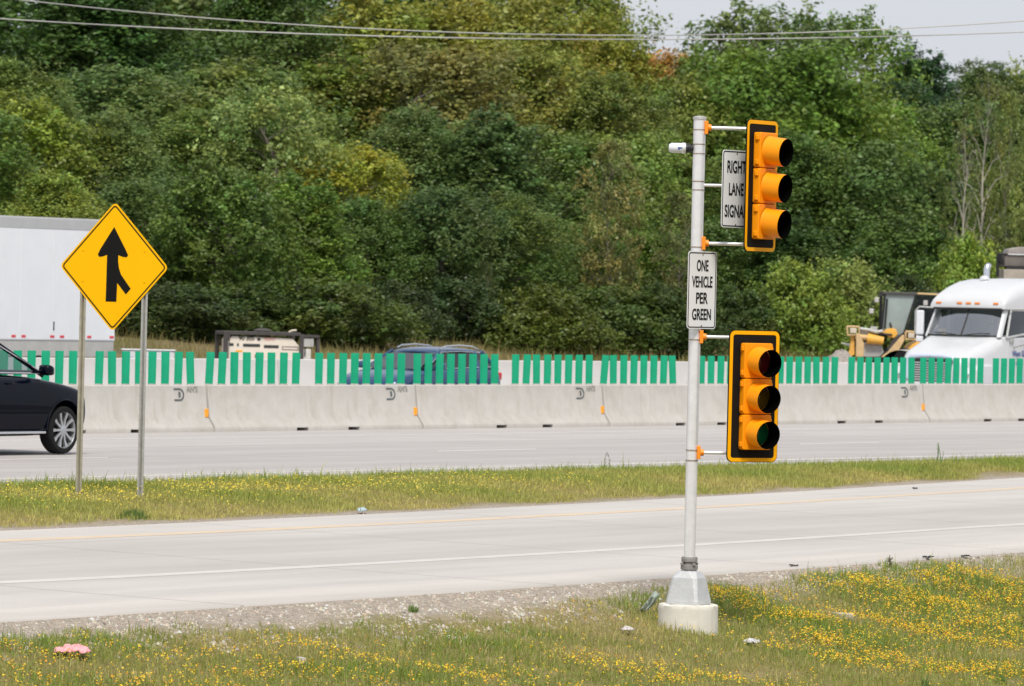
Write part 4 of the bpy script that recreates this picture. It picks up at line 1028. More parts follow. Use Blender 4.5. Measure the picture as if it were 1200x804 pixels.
# inside of the cab
m = MB(); m.box((-1.95, 0, 1.87), (.5, 2.0, .1)); m.box((-3.2, 0, 2.2), (.06, 2.1, .75)); m.build('interior', mat('grey_cab_lining', (.30, .31, .295), .9, 0, .2, 3), tk)
for s_ in (-1, 1):
    m = MB(); m.box((-2.75, s_ * .58, 2.1), (.18, .52, .52)); m.build('seat', mat('seat_grey', (.10, .10, .10), .9), tk, bevel=.06)
m = MB(); m.tube([Vector((-2.25 + .16 * math.sin(t_) * .5, .58 + .22 * math.cos(t_), 2.05 + .16 * math.sin(t_))) for t_ in np.linspace(0, 2 * math.pi, 21)], .018, 6); m.build('steering_wheel', M_trim, tk, 60)
# windshield, slightly wrapped, two panes with a centre strip
for s_ in (-1, 1):
    m = MB(); V_ = []
    for t_ in (0, 1):
        for u in (.02, .35, .70, .93, 1.0):
            yb, yt = u * 1.02, u * .965
            V_.append(Vector((XW0 + .06 - .16 * u ** 3, s_ * yb, ZW0 - .04)) if t_ == 0 else Vector((XW1 + .08 - .14 * u ** 3, s_ * yt, ZW1)))
    m.add(V_, [(i, i + 1, 6 + i, 5 + i) for i in range(4)]); m.build('windshield', M_wind, tk, 60)
m = MB(); m.tube([Vector((XW0 + .07, 0, ZW0 - .04)), Vector((XW1 + .09, 0, ZW1))], .020, 6); m.build('centre_strip', M_trim, tk)
m = MB(); m.tube([Vector((XW0 + .08 - .16 * abs(u) ** 3, u * 1.04, ZW0 - .045)) for u in np.linspace(-1, 1, 15)], .022, 6)
for s_ in (-1, 1): m.tube([Vector((XW0 + .10, s_ * .12, ZW0 - .03)), Vector((XW0 + .04, s_ * .55, ZW0 + .02)), Vector((XW0 + .0, s_ * .8, ZW0 + .015))], .012, 5)
m.build('wiper', M_trim, tk, 60)
# visor lip and roof fairing
def rring(x, w_, zb, zt, r_):
    return ring(x, w_, zb, zt, r_, 6, .03)
m = MB(); m.loft([rring(XW1 + .20, 1.06, 2.58, 2.74, .10), rring(XW1 + .10, 1.07, 2.585, 2.86, .16), rring(XW1 - .12, 1.085, 2.585, 3.00, .24), rring(XW1 - .5, 1.10, 2.585, 3.16, .32), rring(XW1 - .95, 1.13, 2.585, 3.27, .34), rring(XW1 - 1.6, 1.16, 2.585, 3.34, .34), rring(XW1 - 2.92, 1.18, 2.585, 3.36, .30)])
m.build('roof_fairing', M_white_paint, tk, 60)
m = MB(); m.loft([[Vector((XW1 + a, y, z)) for a, z in ((.21, 2.555), (.23, 2.60), (.03, 2.61), (.03, 2.565))] for y in (-.97, .97)]); m.build('visor', M_trim, tk)
for y in (-.83, -.235, .02, .27, .80):
    m = MB(); m.box((XW1 + .20 - .03, y, 2.715), (.09, .15, .055)); m.build('marker_lamp', M_amber, tk, bevel=.012)
m = MB(); m.lathe([(.0, .0), (.13, .0), (.11, .07), (.05, .10), (0, .10)], 16, Matrix.Translation((-3.25, -.25, 3.33))); m.build('roof_vent', M_white_paint, tk, 50)
for s_ in (-1,):
    pass
m = MB(); m.tube([Vector((-4.3, -.74, 2.2)), Vector((-4.3, -.74, 3.56)), Vector((-4.33, -.74, 3.66)), Vector((-4.40, -.72, 3.72))], [.075, .085, .085, .07], 14); m.build('exhaust_stack', M_chrome, tk, 60)
FMl = Matrix.Rotation(R(180), 4, 'Z') @ Matrix.Rotation(R(90), 4, 'X')
text('lettering', 'West Gar', .20, M_blue_ink, tk, Matrix.Translation((-2.52, 1.186, 1.46)) @ FMl, 1.0, .004)
text('lettering', 'Auct', .20, M_blue_ink, tk, Matrix.Translation((-2.52, 1.186, 1.24)) @ FMl, 1.0, .004)
m = MB(); m.box((-2.0, 1.183, 1.3), (.014, .006, 1.1)); m.box((-3.08, 1.183, 1.3), (.014, .006, 1.1)); m.build('door_seam', MATS['seam'], tk)
for wx in (-.72, -5.6, -6.9):
    for s_ in (-1, 1): wheel_parts(tk, wx, s_ * 1.02, .51, .3, 8)
m = MB(); m.box((-5.9, 0, .85), (3.2, .9, .25)); m.build('frame_rail', M_darkframe, tk)
m = MB(); m.lathe([(.32, -.6), (.34, -.55), (.34, .55), (.32, .6)], 20, Matrix.Translation((-3.2, 1.0, .62)) @ Matrix.Rotation(R(90), 4, 'Y')); m.build('fuel_tank', M_chrome, tk, 40)

# grey hopper machine behind the truck
HDp = 172.0
c = P(1200, 330, HDp); zh = zat(c.x, c.y); hp = FPX / HDp
hm = thing('hopper_machine', 'dusty grey hopper machine with a black frame above the truck roof', 'machine', (c.x, c.y, zh))
def hx(px): return (px - 1200) / hp
def hz(py): return P(1200, py, HDp).z - zh
m = MB(); m.box((hx(1215), 1., (hz(299) + hz(313)) / 2), (hx(1254) - hx(1177), 2.0, hz(299) - hz(313))); m.build('hopper', M_dullhopper, hm, bevel=.03)
m = MB(); m.loft([[Vector((x, y, z)) for x, z in ((hx(1180), hz(298)), (hx(1255), hz(298)), (hx(1255), hz(289)), (hx(1194), hz(289.5)), (hx(1182), hz(292)))] for y in (.2, 2.0)]); m.build('cover', mat('cover_grey', (.30, .27, .255), .7), hm, bevel=.03)
m = MB(); m.box((hx(1215), -.02, hz(298.3)), (hx(1250) - hx(1181), .06, .035)); m.build('edge_rail', M_galv, hm)
m = MB(); m.tube([Vector((hx(1168.7), 0, hz(298))), Vector((hx(1168.7), 0, hz(325)))], .05, 6); m.tube([Vector((hx(1168.7), 0, hz(298.5))), Vector((hx(1180), 0, hz(298.5)))], .035, 6); m.tube([Vector((hx(1170), 0, hz(300))), Vector((hx(1174), 0, hz(311)))], [.10, .06], 6); m.box((hx(1216), -.03, hz(314)), (hx(1250) - hx(1177), .08, .10)); m.build('frame', M_trim, hm)
m = MB(); m.box((hx(1216), 1, (hz(316) + hz(328)) / 2), (hx(1256) - hx(1175), 2.2, hz(316) - hz(328))); m.build('platform', mat('platform_cream', (.36, .32, .27), .8, 0, .2, 2), hm, bevel=.02)
m = MB(); m.box((hx(1215), 1, hz(328) / 2), (hx(1250) - hx(1180), 1.8, hz(328))); m.build('undercarriage', M_darkframe, hm)

# ------------------------------------------------------------------ trees
M_leaf = leaf_mat('leaf', True)
M_bark = mat('bark', (.20, .175, .14), .9, 0, .3, 6)
M_bark_dim = mat('dim_bark', (.19, .175, .145), .9, 0, .25, 5)
M_bark_pale = mat('pale_bark', (.40, .37, .31), .9, 0, .25, 5, dirt=(.2, .18, .15), dscale=3)
def fib(n, rg):
    i = np.arange(n) + .5; ph = np.arccos(1 - 2 * i / n); th = np.pi * (1 + 5 ** .5) * i + rg.uniform(0, 6)
    return np.stack([np.cos(th) * np.sin(ph), np.sin(th) * np.sin(ph), np.cos(ph)], 1)
def leaves_at(rg, pos, outd, size, jit=.62, up=.40):
    n = len(pos)
    nr = outd * .6 + np.array([0, 0, up]) + rg.normal(0, jit, (n, 3)); nr /= np.linalg.norm(nr, axis=1)[:, None] + 1e-6
    a = np.cross(nr, rg.normal(0, 1, (n, 3))); a /= np.linalg.norm(a, axis=1)[:, None] + 1e-6
    b = np.cross(nr, a); s_ = size * rg.uniform(.55, 1.35, (n, 1))
    q = np.stack([pos + a * s_ * .62, pos + b * s_ * .36 + nr * s_ * .06, pos - a * s_ * .62, pos - b * s_ * .36 + nr * s_ * .06], 1)
    return q.reshape(-1, 3)
def crown(name, seed, Rr_, H, z0, nb, ns, nl, leaf, shape, open_=0.0, flat=.8):
    rg = np.random.default_rng(seed)
    hs = (np.arange(nb) + rg.uniform(0, 1, nb)) / nb
    th = np.arange(nb) * 2.39996 + rg.uniform(-.5, .5, nb)
    prof = shape(hs)
    rad = Rr_ * prof * np.sqrt(rg.uniform(.25, 1.0, nb))
    ctr = np.stack([rad * np.cos(th), rad * np.sin(th), z0 + (H - z0) * (.04 + .92 * hs)], 1)
    ctr += rg.normal(0, .09 * Rr_, (nb, 3))
    br = Rr_ * rg.uniform(.20, .44, nb) * (.65 + .45 * prof)
    P_, O_, C_ = [], [], []
    axis = np.array([0, 0, z0 + (H - z0) * .42])
    for i in range(nb):
        o_ = ctr[i] - axis; o_ = o_ / (np.linalg.norm(o_) + 1e-6)
        d = fib(ns, rg) + rg.normal(0, .28, (ns, 3)); d /= np.linalg.norm(d, axis=1)[:, None]
        keep = (d @ o_ + .35 * d[:, 2]) > rg.uniform(-1.0, -.1, ns); d = d[keep]
        sp = ctr[i] + d * br[i] * (.5 + .62 * rg.uniform(0, 1, (len(d), 1)) + .30 * np.abs(rg.normal(0, .5, (len(d), 1)))) * np.array([1, 1, flat])
        bt = rg.normal(0, .10); bh = rg.normal(0, .10)
        for j in range(len(sp)):
            n = int(nl * rg.uniform(.5, 1.4))
            sg = br[i] * rg.uniform(.13, .26)
            pp = sp[j] + rg.normal(0, 1, (n, 3)) * sg * np.array([1, 1, 1.15])
            P_.append(pp); O_.append(np.repeat(((d[j] + o_) / 2)[None], n, 0))
            br_ = np.exp(rg.normal(bt, .14) + rg.normal(0, .13, n)); hue = bh * .8 + rg.normal(0, .05) + rg.normal(0, .04, n)
            C_.append(np.stack([br_ * (1 + hue), br_, br_ * (1 - .5 * hue)], 1))
    P_ = np.concatenate(P_); O_ = np.concatenate(O_); C_ = np.clip(np.concatenate(C_), .2, 3)
    return raw_mesh(name, leaves_at(rg, P_, O_, leaf), 4, M_leaf, np.repeat(C_, 4, 0)), ctr
def trunk(name, seed, H, z0, ctr, r0, mt_, every=3, bare=False):
    rg = random.Random(seed); m = MB()
    n = 7; pts = [Vector((rg.uniform(-.1, .1) * i, rg.uniform(-.1, .1) * i, H * .86 * i / n - (.3 if i == 0 else 0))) for i in range(n + 1)]
    m.tube(pts, [r0 * (1 - .85 * i / n) for i in range(n + 1)], 8)
    for c_ in list(ctr)[::every]:
        c_ = Vector(c_); t_ = min(.95, max(.12, (c_.z - .9) / (H * .86))); i = min(n - 1, int(t_ * n)); a = pts[i].lerp(pts[i + 1], t_ * n - i)
        md = a.lerp(c_, .5) + Vector((0, 0, .25)); rr = r0 * (1 - .85 * t_) * .5
        m.tube([a, md, c_], [rr, rr * .7, rr * .25], 5)
        if bare:
            for q in range(2):
                e = md.lerp(c_, rg.uniform(0, 1)); f_ = e + Vector((rg.uniform(-.6, .6), rg.uniform(-.6, .6), rg.uniform(.1, .9)))
                m.tube([e, e.lerp(f_, .5) + Vector((rg.uniform(-.1, .1), 0, .05)), f_], [rr * .4, rr * .3, rr * .12], 4)
    return m.mesh(name, mt_, 60)
round_ = lambda h: np.sin(np.pi * np.clip(.10 + .83 * h, 0, 1)) ** .65
tall_ = lambda h: np.sin(np.pi * np.clip(.20 + .76 * h, 0, 1)) ** .8
egg_ = lambda h: np.clip(1.05 - .85 * h ** 1.6, .15, 1) * np.clip(.55 + 2.2 * h, 0, 1)
VAR = {}
def variant(key, seed, Rr_, H, z0, nb, ns, nl, leaf, shape, flat=.85, bark=None, bare=False):
    me, ctr = crown(key, seed, Rr_, H, z0, nb, ns, nl, leaf, shape, 0, flat)
    VAR[key] = (me, trunk('trunk_' + key, seed, H, z0, ctr, (.05 + .028 * H) if not bare else (.13 if bark is M_bark_pale else .06), bark or M_bark, 3 if not bare else 1, bare), Rr_, H)
variant('broad_a', 11, 3.0, 8.0, 1.0, 50, 30, 36, .165, round_, 1.35)
variant('broad_b', 12, 3.0, 8.0, .8, 60, 26, 44, .125, egg_, 1.4)
variant('broad_c', 13, 3.0, 8.0, 1.2, 44, 28, 32, .185, round_, 1.2)
variant('tall_a', 14, 2.4, 9.0, 1.0, 58, 26, 46, .115, tall_, 1.6)
variant('tall_b', 15, 2.4, 9.0, .8, 62, 24, 36, .145, egg_, 1.6)
variant('loose', 16, 3.0, 8.5, 1.6, 40, 20, 26, .19, round_, .95)
variant('bush_a', 17, 2.0, 3.2, .05, 44, 22, 30, .115, egg_, .9)
variant('bush_b', 18, 2.0, 3.4, .05, 38, 24, 30, .14, round_, .9)
variant('twiggy', 23, 1.7, 9.0, 1.4, 40, 12, 24, .13, tall_, .9, M_bark_dim, True)
variant('sparse', 19, 1.6, 9.0, 2.6, 26, 9, 13, .13, tall_, .8, M_bark_pale, True)

YG = (.15, .19, .035); LG = (.115, .165, .045); MG = (.075, .120, .036); DG = (.042, .078, .030); GG = (.085, .110, .055); OL = (.125, .135, .040); BR = (.118, .118, .050); RU = (.20, .135, .06); BG = (.030, .062, .034); AU = (.155, .155, .04)
OFF = {'S': 34, 'A': 44, 'B': 58, 'C': 76, 'D': 98, 'E': 116}
G_ = 'trees on the wooded hillside'
TREES = [
 # x, top y, width px, layer, variant, colour, label
 (30, -70, 300, 'E', 'broad_a', DG, 'dark tree behind the power lines in the top left corner'),
 (215, -90, 300, 'E', 'broad_c', (.055, .072, .03), 'dull olive tall tree behind the power lines left of centre of the wood'),
 (390, -80, 270, 'E', 'tall_a', DG, 'deep green tall tree reaching out of the top of the photo at a third across'),
 (520, -25, 240, 'E', 'broad_b', (.10, .13, .035), 'green tree crown under a scrap of sky at the top edge'),
 (650, -30, 200, 'E', 'broad_a', (.095, .115, .035), 'olive tree crown touching the top edge left of the sky gap'),
 (888, -10, 180, 'E', 'loose', (.085, .12, .045), 'loose airy tree against the sky right of the gap'),
 (985, 2, 150, 'E', 'loose', (.075, .115, .04), 'open crowned tree against the sky above the upper signal'),
 (1065, 52, 140, 'E', 'tall_b', BG, 'dark pointed tree against the sky right of the airy trees'),
 (1150, 62, 150, 'E', 'tall_a', (.05, .075, .04), 'dark tree against the sky behind the bare pale trunks'),
 (1215, 58, 120, 'E', 'loose', (.10, .125, .055), 'pale green airy tree in the top right corner of the wood'),
 (105, -40, 230, 'D', 'tall_b', DG, 'dark narrow tree between the two power lines at left'),
 (300, -30, 230, 'D', 'broad_b', (.05, .08, .028), 'dark rounded tree under the power lines left of the yellowing tree'),
 (455, 0, 230, 'D', 'broad_c', OL, 'yellowing olive tree directly under the power lines'),
 (585, -2, 200, 'D', 'broad_a', AU, 'golden topped tree below the scrap of sky'),
 (695, 12, 170, 'D', 'broad_b', (.13, .14, .04), 'yellow green tree left of the rusty tree'),
 (765, 58, 130, 'D', 'broad_a', (.23, .125, .06), 'rusty brown autumn tree above the pole with the detector'),
 (840, 50, 150, 'D', 'broad_c', (.065, .10, .035), 'green tree between the rusty tree and the upper signal'),
 (950, 62, 170, 'D', 'broad_b', (.055, .095, .035), 'dense green tree behind the top of the upper signal'),
 (1050, 84, 150, 'D', 'tall_a', BG, 'very dark tree left of the pale bare trunks'),
 (1190, 100, 140, 'D', 'broad_c', (.075, .095, .035), 'olive green tree right of the pale bare trunks'),
 (10, 72, 190, 'C', 'broad_b', (.085, .115, .05), 'grey green tree behind the bright tree at the left edge'),
 (140, 88, 210, 'C', 'broad_a', (.080, .120, .055), 'soft green spreading tree above the white trailer'),
 (270, 78, 200, 'C', 'broad_c', (.10, .135, .045), 'mid green tree with light leaf tips right of the merge sign top'),
 (395, 75, 180, 'C', 'tall_b', (.095, .12, .034), 'leafy olive tree in the middle of the left wood'),
 (500, 60, 210, 'C', 'broad_a', BR, 'brownish green tree with thinning twigs in the middle of the wood'),
 (610, 62, 210, 'C', 'broad_b', (.125, .13, .045), 'tawny green tree below the golden topped tree'),
 (705, 88, 160, 'C', 'tall_a', (.105, .135, .04), 'yellow green tree below and left of the rusty tree'),
 (800, 96, 130, 'C', 'broad_c', (.10, .13, .035), 'tree with yellow green edges just behind the pole top'),
 (905, 66, 230, 'C', 'broad_a', (.066, .105, .030), 'large rounded green tree behind both traffic signals'),
 (1010, 120, 190, 'C', 'broad_b', (.090, .135, .040), 'bright green rounded tree right of the upper signal'),
 (1115, 130, 170, 'C', 'broad_a', (.055, .085, .038), 'shaded green tree behind the thin bare tree'),
 (1200, 150, 140, 'C', 'broad_b', (.085, .105, .035), 'olive green tree at the right edge above the truck'),
 (22, 118, 165, 'B', 'broad_c', (.150, .19, .04), 'bright yellow green tree at the left edge above the trailer'),
 (128, 135, 180, 'B', 'broad_b', (.085, .115, .05), 'greyish green tree just above the merge sign'),
 (232, 130, 170, 'B', 'tall_a', (.095, .14, .045), 'fresh green tree right of the merge sign'),
 (312, 105, 150, 'B', 'loose', (.14, .18, .075), 'pale green tree with whitish leaf tips'),
 (395, 175, 160, 'B', 'broad_a', (.145, .155, .036), 'yellow olive tree above the cream generator'),
 (482, 130, 180, 'B', 'broad_b', (.070, .10, .045), 'grey green tree above the blue car'),
 (570, 140, 180, 'B', 'tall_b', (.060, .092, .044), 'dark grey green tree right of the blue car roof'),
 (655, 160, 170, 'B', 'broad_c', (.085, .125, .038), 'mid green tree at the very centre of the wood'),
 (735, 165, 160, 'B', 'broad_a', (.095, .13, .045), 'tree with pale dead twigs left of the signal pole'),
 (815, 190, 150, 'B', 'tall_a', (.075, .105, .035), 'green tree directly behind the signal pole'),
 (915, 160, 190, 'B', 'broad_b', (.050, .085, .028), 'dark green tree between the two signals'),
 (1005, 175, 190, 'B', 'broad_a', (.070, .11, .034), 'broad green tree above the bushes left of the loader'),
 (1090, 205, 150, 'B', 'tall_b', (.048, .080, .030), 'dark tree directly above the loader cab'),
 (1175, 200, 160, 'B', 'broad_c', (.072, .095, .034), 'dull green tree above the hopper machine'),
 (60, 205, 170, 'A', 'broad_b', (.13, .16, .045), 'lower yellow green tree peeping over the trailer roof'),
 (178, 215, 150, 'A', 'broad_a', (.070, .11, .04), 'green tree behind the right corner of the merge sign'),
 (262, 200, 150, 'A', 'broad_c', (.080, .125, .034), 'mid green tree standing over the tall grass right of the merge sign'),
 (345, 215, 150, 'A', 'tall_b', (.070, .11, .034), 'green tree standing right behind the generator'),
 (430, 235, 150, 'A', 'broad_b', (.055, .09, .034), 'dark tree with a low bough right of the generator'),
 (520, 230, 150, 'A', 'broad_a', (.052, .085, .036), 'dark tree rising behind the roof of the blue car'),
 (600, 230, 140, 'A', 'tall_a', (.068, .10, .034), 'green tree beside the thin bare stem'),
 (668, 262, 130, 'A', 'broad_c', (.085, .13, .032), 'lighter green low tree right of the thin bare stem'),
 (745, 255, 150, 'A', 'broad_b', (.066, .105, .032), 'green tree left of the ONE VEHICLE sign'),
 (850, 260, 130, 'A', 'broad_a', (.055, .092, .030), 'dark green tree right of the ONE VEHICLE sign'),
 (930, 262, 140, 'A', 'tall_b', (.048, .084, .030), 'dark tree behind the light bush right of the lower signal'),
 (1060, 262, 150, 'A', 'broad_c', (.050, .086, .030), 'dark shaded tree behind the loader cab'),
 (1190, 262, 130, 'A', 'broad_a', (.072, .10, .034), 'green tree behind the hopper machine'),
 (205, 340, 150, 'S', 'bush_b', (.060, .090, .032), 'dark bush right of the merge sign above the grass'),
 (285, 335, 150, 'S', 'bush_a', (.052, .085, .030), 'dark bush directly behind the generator'),
 (398, 338, 150, 'S', 'bush_b', (.078, .112, .034), 'bush with a bright low bough right of the generator'),
 (470, 335, 110, 'S', 'bush_a', (.045, .072, .030), 'dark bush behind the front of the blue car'),
 (548, 335, 110, 'S', 'bush_b', (.042, .07, .030), 'dark bush left of the thin bare stem'),
 (640, 340, 150, 'S', 'bush_a', (.078, .105, .030), 'bush with yellowish leaves right of the thin bare stem'),
 (715, 345, 140, 'S', 'bush_b', (.062, .095, .030), 'bush above the tawny grass left of the pole'),
 (785, 340, 140, 'S', 'bush_a', (.060, .10, .030), 'bush just left of the pole at the height of its lower sign'),
 (868, 345, 90, 'S', 'bush_b', (.06, .095, .03), 'bush behind the top of the lower signal'),
 (935, 312, 140, 'S', 'bush_a', (.095, .135, .038), 'light green bush right of the lower signal'),
 (1002, 318, 110, 'S', 'bush_b', (.12, .15, .06), 'pale green bush left of the loader cab'),
 (1065, 330, 100, 'S', 'bush_a', (.05, .08, .03), 'dark bush behind the loader cab'),
 (1135, 285, 110, 'S', 'bush_a', (.115, .165, .045), 'bright yellow green bush above the truck roof'),
 (1200, 300, 100, 'S', 'bush_b', (.09, .11, .04), 'olive bush behind the hopper machine'),
 (-75, 120, 190, 'B', 'broad_a', MG, 'tree of the wood beyond the left edge of the photo'),
 (-170, 90, 210, 'C', 'tall_b', DG, 'tree of the wood beyond the left edge of the photo'),
 (-110, -20, 260, 'D', 'broad_c', DG, 'tree of the wood beyond the left edge of the photo'),
 (1290, 170, 180, 'B', 'broad_b', MG, 'tree of the wood beyond the right edge of the photo'),
 (1330, 90, 220, 'D', 'broad_a', DG, 'tree of the wood beyond the right edge of the photo'),
 # pale thin trees
 (1152, 66, 60, 'A', 'sparse', (.08, .10, .04), 'tall bare tree with a pale trunk above the truck'),
 (1124, 112, 46, 'A', 'sparse', (.07, .09, .04), 'thin crooked bare tree with a pale trunk left of the tall bare one'),
 (716, 150, 76, 'A', 'twiggy', (.10, .10, .06), 'twiggy half bare tree with pale branches left of the pole'),
 (794, 215, 60, 'A', 'twiggy', (.09, .10, .05), 'slender half bare tree immediately left of the signal pole'),
 (1178, 90, 50, 'B', 'twiggy', (.10, .12, .05), 'narrow thin leaved tree right of the tall bare one'),
 (568, 300, 26, 'S', 'twiggy', (.06, .08, .035), 'thin bare stem standing in the grass behind the blue car'),
]
rt = random.Random(21)
def dB2(px):                                          # distance of the far barrier in that direction
    r = ray(px, 420); q = _q
    return (q.y - q.x * HSL) / (1 - HSL * r.x / r.y)
for i, (px, ytop, wpx, lay, key, colr, lab) in enumerate(TREES):
    me, mt_, Rv, Hv = VAR[key]
    d = dB2(px) + OFF[lay] + rt.uniform(-3, 3)
    if key in ('sparse', 'twiggy'): d = dB2(px) + (36 if lay == 'S' else 40)
    p = P(px, 300, d); zb = zat(p.x, p.y) - .15
    top = P(px, ytop, d).z
    H_ = (top - zb) * (.93 if lay in 'DE' and px < 700 else .89 if lay in 'DE' else .96); r_ = wpx / 2 * d / FPX * .98
    bush = 'bush' in key
    if lay == 'S' and colr[1] < .12: colr = tuple(v * .56 for v in colr)  # shade at the wood's foot is put into these bushes' colour
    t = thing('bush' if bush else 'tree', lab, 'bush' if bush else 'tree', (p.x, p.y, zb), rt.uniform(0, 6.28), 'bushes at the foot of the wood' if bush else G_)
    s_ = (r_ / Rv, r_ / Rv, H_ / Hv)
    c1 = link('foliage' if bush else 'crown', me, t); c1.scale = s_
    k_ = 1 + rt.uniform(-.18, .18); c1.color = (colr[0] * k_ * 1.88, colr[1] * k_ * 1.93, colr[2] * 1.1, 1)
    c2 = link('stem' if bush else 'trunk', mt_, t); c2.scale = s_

# ------------------------------------------------------------------ grass, flowers, gravel
rg = np.random.default_rng(5)
M_grass = leaf_mat('grass_blade', False, .6, .35)
M_petal = leaf_mat('petal', False, .6, .2)
M_stone = leaf_mat('pebble', False, .9, 0.0)
def blades(pos, h, wd, col, lean=.45, seg=True):
    n = len(pos); a = rg.uniform(0, 2 * np.pi, n); la = rg.uniform(0, 2 * np.pi, n); ln = np.abs(rg.normal(0, lean, n)) * h
    sx = np.stack([np.cos(a), np.sin(a), np.zeros(n)], 1) * (wd / 2)[:, None]
    lx_ = np.stack([np.cos(la), np.sin(la), np.zeros(n)], 1)
    mid = pos + lx_ * (ln * .35)[:, None]; mid[:, 2] += h * .6
    tip = pos + lx_ * ln[:, None]; tip[:, 2] += np.sqrt(np.maximum(h ** 2 - (ln * .6) ** 2, (.35 * h) ** 2))
    q = np.stack([pos - sx, pos + sx, mid + sx * .75, mid - sx * .75], 1)
    t3 = np.stack([mid - sx * .75, mid + sx * .75, tip + sx * .12, tip - sx * .12], 1)
    v = np.concatenate([q.reshape(-1, 3), t3.reshape(-1, 3)]); c = np.concatenate([np.repeat(col, 4, 0), np.repeat(col, 4, 0)])
    return v, c
def scatter(n, fa, fb, xa, xb, pw=1.0):
    X = rg.uniform(xa, xb, n); t_ = rg.uniform(0, 1, n) ** pw; ya = fa(X); yb = fb(X); Y = ya + (yb - ya) * t_
    return X, Y, (Y - ya)
CMIX = lambda f, a, b: np.asarray(a) * (1 - f[:, None]) + np.asarray(b) * f[:, None]
def patch(X, Y, lst):
    o = np.zeros_like(X)
    for (px, py, rx, ry, amt) in lst:
        c_ = ground_at(px, py); g_ = np.exp(-(((X - c_.x - (Y - c_.y) * .0) / rx) ** 2 + ((Y - c_.y) / ry) ** 2)); o = np.maximum(o, amt * g_)
    return o
# where the foreground is dry, lush, flowered or bare (real patches on the verge)
DRY = [(690, 730, .7, 1.0, 1.), (720, 770, .6, .6, .9), (560, 705, 1.0, .8, .6), (880, 790, .5, .4, .6), (120, 790, 1.0, .4, .5), (960, 725, .45, .5, .8), (300, 760, .8, .4, .5)]
LUSH = [(40, 756, .5, .35, 1.), (130, 758, .3, .3, 1.), (560, 752, .6, .4, .8), (620, 745, .35, .3, .8), (80, 800, .5, .4, .6), (470, 790, .7, .5, .7), (870, 715, .5, .7, .9), (745, 700, .25, .7, .8), (1000, 745, .6, .6, .7), (1100, 690, 1.2, 1.4, .6)]
BARE = [(600, 700, 1.1, .9, 1.), (480, 735, .6, .5, .8), (560, 735, .4, .3, .8), (980, 722, .5, .25, .9), (1040, 735, .25, .2, .8), (745, 735, .15, .2, .4), (900, 700, .25, .5, .7)]
FLOW = [(870, 705, .45, .9, 1.), (940, 725, .4, .7, 1.), (985, 755, .5, .5, 1.), (1060, 700, .9, 1.0, 1.), (1150, 690, .8, 1.0, 1.), (1100, 740, .9, .9, .9), (1000, 680, .4, .6, .9), (1040, 780, .9, .6, .8), (1160, 790, .7, .7, .7), (1180, 740, .5, .8, .8),
        (80, 800, 1.2, .5, .30), (300, 790, 1.4, .6, .30), (560, 795, 1.2, .6, .32), (800, 795, .8, .4, .4), (740, 790, .6, .5, .4), (380, 765, .6, .4, .35), (20, 770, .5, .4, .3)]
def edge_dist(X, Y): return (fGE(X) - Y) * abs(HD.x)     # metres from the ramp pavement, across
def grass_start(X): return np.interp(X, [-4.3, -3.7, -3, -2.2, -.7, .1, .5, .9, 1.5, 2.1, 3, 3.8, 5, 6], [.72, .66, .92, .98, 1.1, 1.1, .9, .7, .57, .56, .5, .28, .28, .3]) + .04 + .13 * nz2(X, X * .7, 2.6)
n = 430000
X, Y, _ = scatter(n, lambda x: fGE(x) - 14, fGE, -7.6, 9.0)
ed = edge_dist(X, Y); gs = grass_start(X) + .22 * nz2(X, Y, 4.3)
keep = (ed > gs - .15) & (Y > 44.5) & (rg.uniform(0, 1, n) < np.clip((ed - gs + .30) * 4., .0, 1)) & (rg.uniform(0, 1, n) > .85 * patch(X, Y, BARE)) & (np.hypot(X - PX, Y - PY) > .30)
X, Y, ed = X[keep], Y[keep], ed[keep]; n = len(X)
lush = np.clip(patch(X, Y, LUSH) + .65 * patch(X, Y, FLOW) + .05 + .32 * nz2(X, Y, 1.1) + .2 * nz2(X, Y, 5), 0, 1); dry = np.clip(1.3 * patch(X, Y, DRY) + .36 + .35 * nz2(X + 3, Y, .8) + .2 * nz2(X, Y, 6) - lush * .9 + .0, 0, 1)
fl = patch(X, Y, FLOW)
h = rg.gamma(5, .011, n) * (1 + .6 * lush) * (.75 + .35 * rg.uniform(0, 1, n)) * (.8 + .3 * (nz2(X, Y, 3.3) + 1) / 2)
col = CMIX(dry, (.245, .295, .052), (.44, .385, .13)); col = CMIX(lush * .85, col, (.19, .285, .042)); col *= np.exp(rg.normal(0, .22, n))[:, None] * np.array([1, 1, 1])
straw = rg.uniform(0, 1, n) < .16 + .25 * dry; col[straw] = np.array([.46, .385, .17]) * np.exp(rg.normal(0, .2, straw.sum()))[:, None]
v, c_ = blades(np.stack([X, Y, zf(X, Y) - .022], 1), h, rg.uniform(.004, .009, n), np.clip(col, 0, 1))
o = link('verge_grass', raw_mesh('verge_grass', v, 4, M_grass, c_)); tag(o, 'short rough grass of the roadside verge in the foreground', 'grass', kind='stuff')
